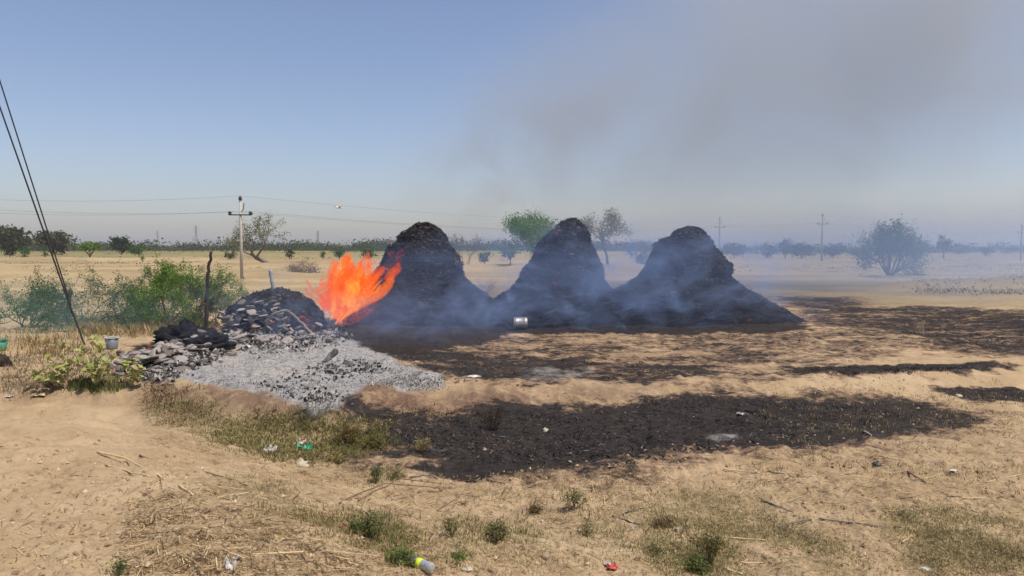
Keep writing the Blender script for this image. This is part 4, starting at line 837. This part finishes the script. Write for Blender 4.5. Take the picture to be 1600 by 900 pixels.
# ------------------------------------------------------------------ containers and rubbish
def steel_drum():
    p = gp(813, 515); r = .19; root = empty('steel_drum', p+np.array([0, 0, r+.02]), .06); tag(root, 'shiny steel drum lying on its side in front of the middle stack', 'drum')
    b = MB(); b.lathe([(0, -.215), (r*.96, -.215), (r, -.20), (r, -.15), (r*1.03, -.14), (r, -.13), (r, .13), (r*1.03, .14), (r, .15), (r, .20), (r*.97, .215)], 40, 'x'); b.obj('body', M['steel'], root, smooth=True)
    b = MB(); b.lathe([(r*.97, .213), (r*.95, .19), (0, .18)], 40, 'x'); b.obj('lid', M['darkmetal'], root, smooth=True)
    for x in (-.212, .212):
        b = MB(); a = np.linspace(0, 2*math.pi, 41); b.tube(np.stack([0*a+x, np.cos(a)*r, np.sin(a)*r], 1), .009, 6, False); b.obj('rim', M['steel'], root, smooth=True)
steel_drum()
def bucket(px, py, r, h, label, mat, lip, tilt=0):
    p = gp(px, py); root = empty('bucket', p, 0); tag(root, label, 'bucket')
    b = MB(); b.lathe([(0, .01), (r*.8, 0), (r*.84, .02), (r, h), (r*.96, h), (r*.8, .03), (0, .03)], 32); b.obj('body', mat, root, smooth=True)
    b = MB(); a = np.linspace(0, 2*math.pi, 33); b.tube(np.stack([np.cos(a)*r, np.sin(a)*r, 0*a+h], 1), .012, 6, False); b.obj('rim', lip, root, smooth=True)
    b = MB(); a = np.linspace(0, math.pi, 17); b.tube(np.stack([np.cos(a)*r*1.02, -np.sin(a)*r*.9, h-.02-np.sin(a)*.03], 1), .006, 5, False); b.obj('handle', M['darkmetal'], root, smooth=True)
m_greyb = m_plain('grey_plastic', (.14, .15, .16), (.18, .19, .2), 5, .5, .05, spec=.4); m_palerim = m_plain('pale_rim', (.42, .44, .42), (.5, .5, .48), 8, .5, .05)
m_greenb = m_plain('green_plastic', (.05, .22, .13), (.07, .28, .17), 5, .5, .05, spec=.4)
bucket(175, 545, .15, .27, 'upright grey bucket behind the largest milkweed', m_greyb, m_palerim)
bucket(-2, 548, .18, .26, 'green tub cut by the photo edge', m_greenb, m_greenb)
def bottle():
    p = gp(657, 889); root = empty('plastic_bottle', p+np.array([0, 0, .033]), math.radians(-38)); tag(root, 'clear crushed plastic bottle with a lime-green band lying in the near grass', 'bottle')
    q = N('clear_plastic'); g = q.bsdf((.42, .44, .43), .3, q.noise(q.pos(obj=True), 60, 3, .6), .5, .01, .5); g.inputs['Transmission Weight'].default_value = .45; g.inputs['IOR'].default_value = 1.3
    b = MB(); b.lathe([(0, .105), (.022, .107), (.031, .095), (.033, .06), (.030, .05), (.033, .03), (.032, .0), (.030, -.03), (.032, -.045), (.027, -.07), (.016, -.09), (.013, -.105), (.0, -.106)], 28, 'x'); b.obj('body', q.m, root, smooth=True)
    b = MB(); b.lathe([(.0335, -.022), (.0342, -.02), (.0342, .018), (.0335, .02)], 28, 'x'); b.obj('label_band', m_plain('lime_band', (.55, .68, .02), (.6, .75, .05), 9, .5, .05), root, smooth=True)
    b = MB(); b.lathe([(0, -.122), (.014, -.122), (.0155, -.12), (.0155, -.104), (.0, -.103)], 20, 'x'); b.obj('cap', m_plain('bottle_cap', (.5, .5, .5), (.6, .6, .6), 9, .5, .05), root, smooth=True)
bottle()
def crumple(name, px, py, sz, mat, label, cat, seed, h=.5, n=9, lift=.0):
    """a crumpled sheet: folded grid standing on the ground"""
    rng = R(seed); g = np.linspace(-1, 1, n); X, Y = np.meshgrid(g, g); r = rng.normal(size=(n, n)); r = (r+np.roll(r, 1, 0)+np.roll(r, 1, 1))/2.2
    Z = np.abs(r)*h*.7; X = X+.18*rng.normal(size=X.shape); Y = Y*.8+.18*rng.normal(size=X.shape); X *= (1-.25*np.abs(Y)); V = np.stack([X*sz, Y*sz, Z*sz], -1).reshape(-1, 3)
    V = np.concatenate([V, V-np.array([0, 0, .0025])]); i, j = np.meshgrid(np.arange(n-1), np.arange(n-1), indexing='ij'); a = (i*n+j).ravel(); F = np.stack([a, a+1, a+n+1, a+n], 1); F = np.concatenate([F, F[:, ::-1]+n*n])
    o = link(name, npmesh(name, V, F, False), mat, loc=gp(px, py)+np.array([0, 0, .008+lift])); tag(o, label, cat); return o
m_white = m_plain('white_paper', (.50, .46, .41), (.64, .60, .55), 6, .8, .2); m_redp = m_plain('red_paper', (.5, .06, .05), (.62, .12, .08), 6, .6, .1); m_grnp = m_plain('green_foil', (.02, .26, .13), (.03, .34, .18), 6, .45, .1, spec=.4)
crumple('snack_packet', 477, 703, .085, m_grnp, 'crumpled green packet beside the gully grass', 'packet', 701, .7)
crumple('paper_scrap', 472, 699, .05, m_white, 'white torn flap lying on the green packet', 'paper', 702, .6, lift=.055)
crumple('plastic_bag', 420, 706, .10, m_plain('grey_bag', (.42, .38, .34), (.55, .5, .46), 6, .7, .2), 'pale crumpled plastic bag tangled in the gully grass', 'plastic bag', 703, .7)
crumple('red_paper', 538, 827, .035, m_redp, 'red and white paper scrap at the foot of the dark green clump', 'paper', 704, .3)
crumple('paper_ball', 361, 889, .032, m_white, 'small white paper ball in the straw on the bank', 'paper', 705, 1.3)
crumple('paper_shred', 371, 874, .024, m_white, 'tiny white paper shred above the paper ball on the bank', 'paper', 706, .6)
crumple('wrapper', 956, 890, .04, m_redp, 'red wrapper on the near sand', 'wrapper', 707, .8)
crumple('wrapper_tip', 950, 885, .028, m_white, 'white end piece beside the red wrapper', 'paper', 708, .9)
crumple('white_scrap', 988, 829, .018, m_white, 'small white paper ball left of the turf', 'paper', 709, 1.3)
crumple('white_scrap', 1057, 828, .018, m_white, 'white paper ball beside the withered reddish tuft', 'paper', 710, 1.0)
crumple('white_scrap', 741, 589, .11, m_white, 'flat white scrap on the scorched ground right of the ash', 'paper', 711, .15)
crumple('white_scrap', 1157, 648, .05, m_white, 'lone white scrap on the burnt strip', 'paper', 712, .5)
crumple('white_scrap', 1490, 736, .04, m_white, 'whitish sheet among the stubble sticks', 'paper', 713, .15)
crumple('paper_shred', 15, 620, .07, m_white, 'white scrap at the edge of the sandy bank', 'paper', 714, .3)
crumple('cardboard', 62, 618, .12, m_plain('cardboard', (.42, .31, .14), (.52, .4, .2), 6, .9, .2), 'torn yellowish cardboard below the milkweed', 'cardboard', 715, .35)
crumple('paper_shred', 1448, 890, .05, m_white, 'pale shred on the sand path between the green patches', 'paper', 716, .3)
m_stone = m_plain('pale_stone', (.40, .34, .24), (.5, .43, .32), 8, .9, .6); m_stone2 = m_plain('dull_stone', (.28, .2, .13), (.36, .27, .18), 8, .9, .6)
lump('stone', 470, 727, .10, .06, .075, m_stone, 'pale angular stone below the green packet', 'stone', 721, n=10, jag=.35)
lump('stone', 852, 673, .045, .04, .04, m_stone, 'light stone on the burnt strip', 'stone', 722, n=10)
lump('stone', 757, 703, .03, .03, .025, m_stone2, 'small stone near the burnt edge', 'stone', 723, n=10)
lump('stone', 852, 870, .035, .03, .03, m_stone2, 'brown clod right of the fresh green sprig', 'clod', 724, n=10)
lump('stone', 730, 890, .04, .025, .015, m_stone, 'flat pale chip right of the clear bottle', 'stone', 725, n=10)
lump('stone', 1498, 620, .07, .05, .05, m_stone, 'pale stone at the near edge of the small burnt patch', 'stone', 726, n=10)
lump('stone', 1370, 728, .05, .04, .05, M['charwood'], 'blackened knot of wood among the twigs', 'wood knot', 727, n=12, jag=.5)
lump('cinder_lump', 545, 574, .17, .13, .12, M['charwood'], 'largest dark cinder beside the charred log', 'cinder', 728, n=14, jag=.4)
lump('dark_clump', -4, 572, .18, .15, .25, M['post'], 'dark root clump at the photo edge', 'root', 729, n=14, jag=.5)
def bird():
    p = at(530, 325, 40.); root = empty('bird', p, .5); tag(root, 'small pale bird gliding above the flame', 'bird'); b = MB()
    b.tube([(-.2, 0, 0), (-.1, 0, .01), (.05, 0, .02), (.16, 0, .02), (.24, 0, .015)], [.008, .035, .045, .025, .004], 8)
    b.add([(.08, .02, .03), (-.06, .02, .03), (-.10, .36, .12), (.02, .34, .12), (-.16, .62, .06)], [(0, 1, 2, 3), (3, 2, 4)]); b.add([(.08, -.02, .03), (-.06, -.02, .03), (-.10, -.36, .12), (.02, -.34, .12), (-.16, -.62, .06)], [(1, 0, 3, 2), (2, 3, 4)])
    b.add([(-.16, 0, .005), (-.30, .06, 0), (-.30, -.06, 0)], [(0, 1, 2)]); b.obj('body', m_white, root)
bird()

# ------------------------------------------------------------------ fire
def flame_material():
    q = N('flame'); v = q.pos()
    mp = q.n('Mapping'); q.put(mp.inputs[0], v); mp.inputs['Scale'].default_value = (2.6, 2.6, 1.5); mp.inputs['Rotation'].default_value = (0, .5, 0)
    n1 = q.noise(mp.outputs[0], 1.7, 6, .7, 1.6); n2 = q.noise(mp.outputs[0], 7.0, 5, .75, 1.2)
    heat = q.math('ADD', q.math('MULTIPLY', n1, .75), q.math('ADD', q.math('MULTIPLY', n2, .95), q.math('SUBTRACT', q.attr('fire_core'), .95)))
    cr = q.n('ValToRGB'); q.put(cr.inputs[0], heat); e = cr.color_ramp.elements
    e[0].position = .26; e[0].color = (.5, .03, .015, 1); e[1].position = .86; e[1].color = (1.2, .46, .07, 1)
    for p_, c_ in ((.44, (.85, .075, .016, 1)), (.64, (1.05, .165, .02, 1))): el_ = e.new(p_); el_.color = c_
    em = q.n('Emission'); q.put(em.inputs[0], cr.outputs[0]); em.inputs[1].default_value = 1.0
    tr = q.n('BsdfTransparent'); mx = q.n('MixShader'); q.put(mx.inputs[0], q.math('MULTIPLY', q.math('MULTIPLY', q.ramp(heat, .34, .50), q.math('POWER', q.math('SUBTRACT', 1.0, q.n('LayerWeight').outputs['Facing'], clamp=True), 1.2)), .44))
    q.t.links.new(tr.outputs[0], mx.inputs[1]); q.t.links.new(em.outputs[0], mx.inputs[2]); q.t.links.new(mx.outputs[0], q.out.inputs[0]); return q.m
def fire():
    rng = R(801); mat = flame_material(); D = 23.6; o0 = gp(520, 515); root = empty('flame', o0); tag(root, 'bright orange flame blowing from the collapsed stack onto the tall stack', 'flame')
    tips = [(474, 457, .5), (482, 448, .55), (500, 440, .55), (512, 424, .5), (524, 416, .6), (537, 412, .75), (548, 416, .85), (560, 405, .8), (574, 403, .7), (586, 412, .8), (592, 420, .85), (575, 425, 1), (604, 424, .75), (598, 434, .9), (540, 430, 1), (556, 428, 1.0), (526, 438, .8), (508, 455, .55), (612, 412, .45), (632, 394, .3), (585, 440, 1.0), (560, 455, 1), (540, 460, .9), (622, 404, .5), (634, 394, .42), (608, 430, .55), (598, 450, .5), (478, 468, .55), (488, 460, .6), (496, 452, .6)]
    for k in range(260):
        tx, ty, ht = tips[k % len(tips)]; tx += rng.normal()*8; ty += rng.normal()*7
        bx, by = 526+rng.normal()*7, 498+rng.normal()*4; f0 = rng.uniform(0, .7) if k > 23 else 0
        sx, sy = bx+(tx-bx)*f0, by+(ty-by)*f0
        if k > 33:                                   # licks that start inside the fire and blow up and to the right
            f0 = rng.uniform(.12, .88); sx, sy = bx+(tx-bx)*f0+rng.normal()*3, by+(ty-by)*f0+rng.normal()*3; tx, ty = sx+rng.normal()*9+9, sy-rng.uniform(10, 36)
            ht = min(1.0, ht*(1.25-.45*f0))
        dd = D+rng.normal()*.28+(.55 if tx > 600 else 0)*-1
        A, B = at(sx, sy, dd)-o0, at(tx, ty, dd+rng.normal()*.2)-o0; L = np.linalg.norm(B-A); n = 9; t = np.linspace(0, 1, n)[:, None]
        side = rng.normal(size=3)*.10*L; q = A*(1-t)+B*t+side*np.sin(t*math.pi)+np.sin(t*9+rng.uniform(0, 6))*rng.normal(size=3)*.035
        r = np.sin(np.clip(t[:, 0]*.93+.07, 0, 1)**1.15*math.pi)**.8*L*(rng.uniform(.04, .13) if k < 34 else rng.uniform(.10, .24))+.004
        b = MB(); b.tube(q, r, 9); me = b.mesh('flame_tongue', True)
        h = np.clip(ht*(1-.25*np.repeat(t[:, 0], 9))+rng.normal()*.08, 0, 1); me.attributes.new('fire_core', 'FLOAT', 'POINT').data.foreach_set('value', h.astype(np.float32))
        link('flame_tongue', me, mat, root)
fire()

# ------------------------------------------------------------------ smoke and haze
def smoke(name, label, loc, rad, dens, color, nscale, thr, seed, shear=(0, 0), absorb=.0, stretch=(1, 1, 1), aniso=.2, rot=0.0, step=1.0, floor=0.0, fall=1.4):
    """an ellipsoid of drifting smoke; its density is noise that thins out towards the surface"""
    th = np.linspace(0, 2*math.pi, 28, endpoint=False); ph = np.linspace(-math.pi/2, math.pi/2, 15); T, Pp = np.meshgrid(th, ph)
    V = np.stack([np.cos(T)*np.cos(Pp), np.sin(T)*np.cos(Pp), np.sin(Pp)], -1).reshape(-1, 3)*np.array(rad)
    V[:, 0] += V[:, 2]*shear[0]; V[:, 1] += V[:, 2]*shear[1]; i, j = np.meshgrid(np.arange(14), np.arange(28), indexing='ij'); j2 = (j+1) % 28
    F = np.stack([i*28+j, i*28+j2, (i+1)*28+j2, (i+1)*28+j], -1).reshape(-1, 4)
    q = N(name); v = q.n('TexCoord').outputs['Object']; sp = q.n('SeparateXYZ'); q.put(sp.inputs[0], v)
    X = q.math('DIVIDE', q.math('SUBTRACT', sp.outputs[0], q.math('MULTIPLY', sp.outputs[2], shear[0])), rad[0]); Y = q.math('DIVIDE', q.math('SUBTRACT', sp.outputs[1], q.math('MULTIPLY', sp.outputs[2], shear[1])), rad[1]); Z = q.math('DIVIDE', sp.outputs[2], rad[2])
    r2 = q.math('ADD', q.math('MULTIPLY', X, X), q.math('ADD', q.math('MULTIPLY', Y, Y), q.math('MULTIPLY', Z, Z)))
    edge = q.math('POWER', q.math('SUBTRACT', 1.0, r2, clamp=True), fall)
    mp = q.n('Mapping'); q.put(mp.inputs[0], v); mp.inputs['Location'].default_value = (seed*13.7, seed*5.1, 0); mp.inputs['Scale'].default_value = stretch; mp.inputs['Rotation'].default_value = (0, rot, 0)
    n = q.ramp(q.noise(mp.outputs[0], nscale, 5, .58, 1.1), thr, thr+.34)
    n = q.math('ADD', n, floor)
    pv = q.n('VolumePrincipled'); q.put(pv.inputs['Color'], color); pv.inputs['Anisotropy'].default_value = aniso
    q.put(pv.inputs['Density'], q.math('MULTIPLY', q.math('MULTIPLY', n, edge), dens))
    q.t.links.new(pv.outputs[0], q.out.inputs['Volume'])
    try: q.m.cycles.volume_step_rate = step
    except Exception: pass
    o = link(name, npmesh(name, V, F, True), q.m, loc=loc); tag(o, label, 'smoke', kind='stuff'); return o
BL = (.45, .61, .96)
smoke('smoke_veil', 'thin blue smoke hanging over the three burnt stacks', (2.4, 25.0, 1.3), (9.8, 3.6, 2.8), .56, BL, .6, .44, 1, step=.7, floor=.08, rot=.5, stretch=(1, 1, 1.5))
smoke('smoke_wisps', 'pale wisps of smoke curling at the foot of the stacks', (2.0, 23.8, .7), (9.0, 1.5, 1.5), 1.5, (.5, .68, 1), 1.1, .52, 2, step=.6, rot=.6, stretch=(1, 1, 2))
smoke('smoke_puff', 'light smoke rising off the collapsed stack and ash', (-6.4, 19.6, .9), (3.4, 3.6, 1.5), .34, (.58, .72, 1), .9, .46, 3, step=.8)
smoke('smoke_cover', 'blue smoke clinging to the face of the broad stack', (5.6, 24.4, 2.2), (4.4, 1.6, 2.3), .62, BL, .75, .46, 9, step=.7, floor=.03, rot=.5)
smoke('smoke_ground', 'low blue smoke lying over the ash and the foot of the flame-licked stack', (-3.2, 20.6, .5), (4.4, 3.8, 1.1), .50, BL, .8, .46, 8, step=.8, floor=.06, stretch=(1, 1, 1.6))
smoke('smoke_haze', 'faint smoke drifting over the scrub at the photo edge', (-14, 20.5, .5), (6, 4.5, 1.6), .07, (.5, .85, .85), .6, .35, 4, step=1, floor=.2)
smoke('smoke_drift', 'blue smoke drifting across the field right of the stacks', (26, 48, 1.8), (26, 24, 4.6), .036, (.50, .66, .95), .12, .30, 5, step=1, floor=.35, stretch=(1, 1, 2))
smoke('smoke_plume', 'tall grey smoke plume rising to the right over the stacks', (22, 46, 15), (25, 16, 14.0), .092, (.60, .63, .65), .10, .36, 6, shear=(1.25, .2), step=1, floor=.26, rot=.7, fall=1.5)
smoke('smoke_column', 'darker brownish smoke rolling up behind the pointed stack', (1.0, 38, 8.4), (6.4, 5, 6.4), .20, (.55, .55, .55), .22, .42, 7, shear=(.7, .1), step=.8, rot=.6)
def haze():
    b = MB(); b.box((0, 0, 20.0), (5600, 5600, 60)); q = N('haze'); pv = q.n('VolumePrincipled'); q.put(pv.inputs['Color'], (.80, .84, .93)); pv.inputs['Density'].default_value = .00026; pv.inputs['Anisotropy'].default_value = .25
    q.t.links.new(pv.outputs[0], q.out.inputs['Volume']); o = b.obj('haze', q.m); tag(o, 'pale dusty haze over the plain', 'haze', kind='stuff')
haze()
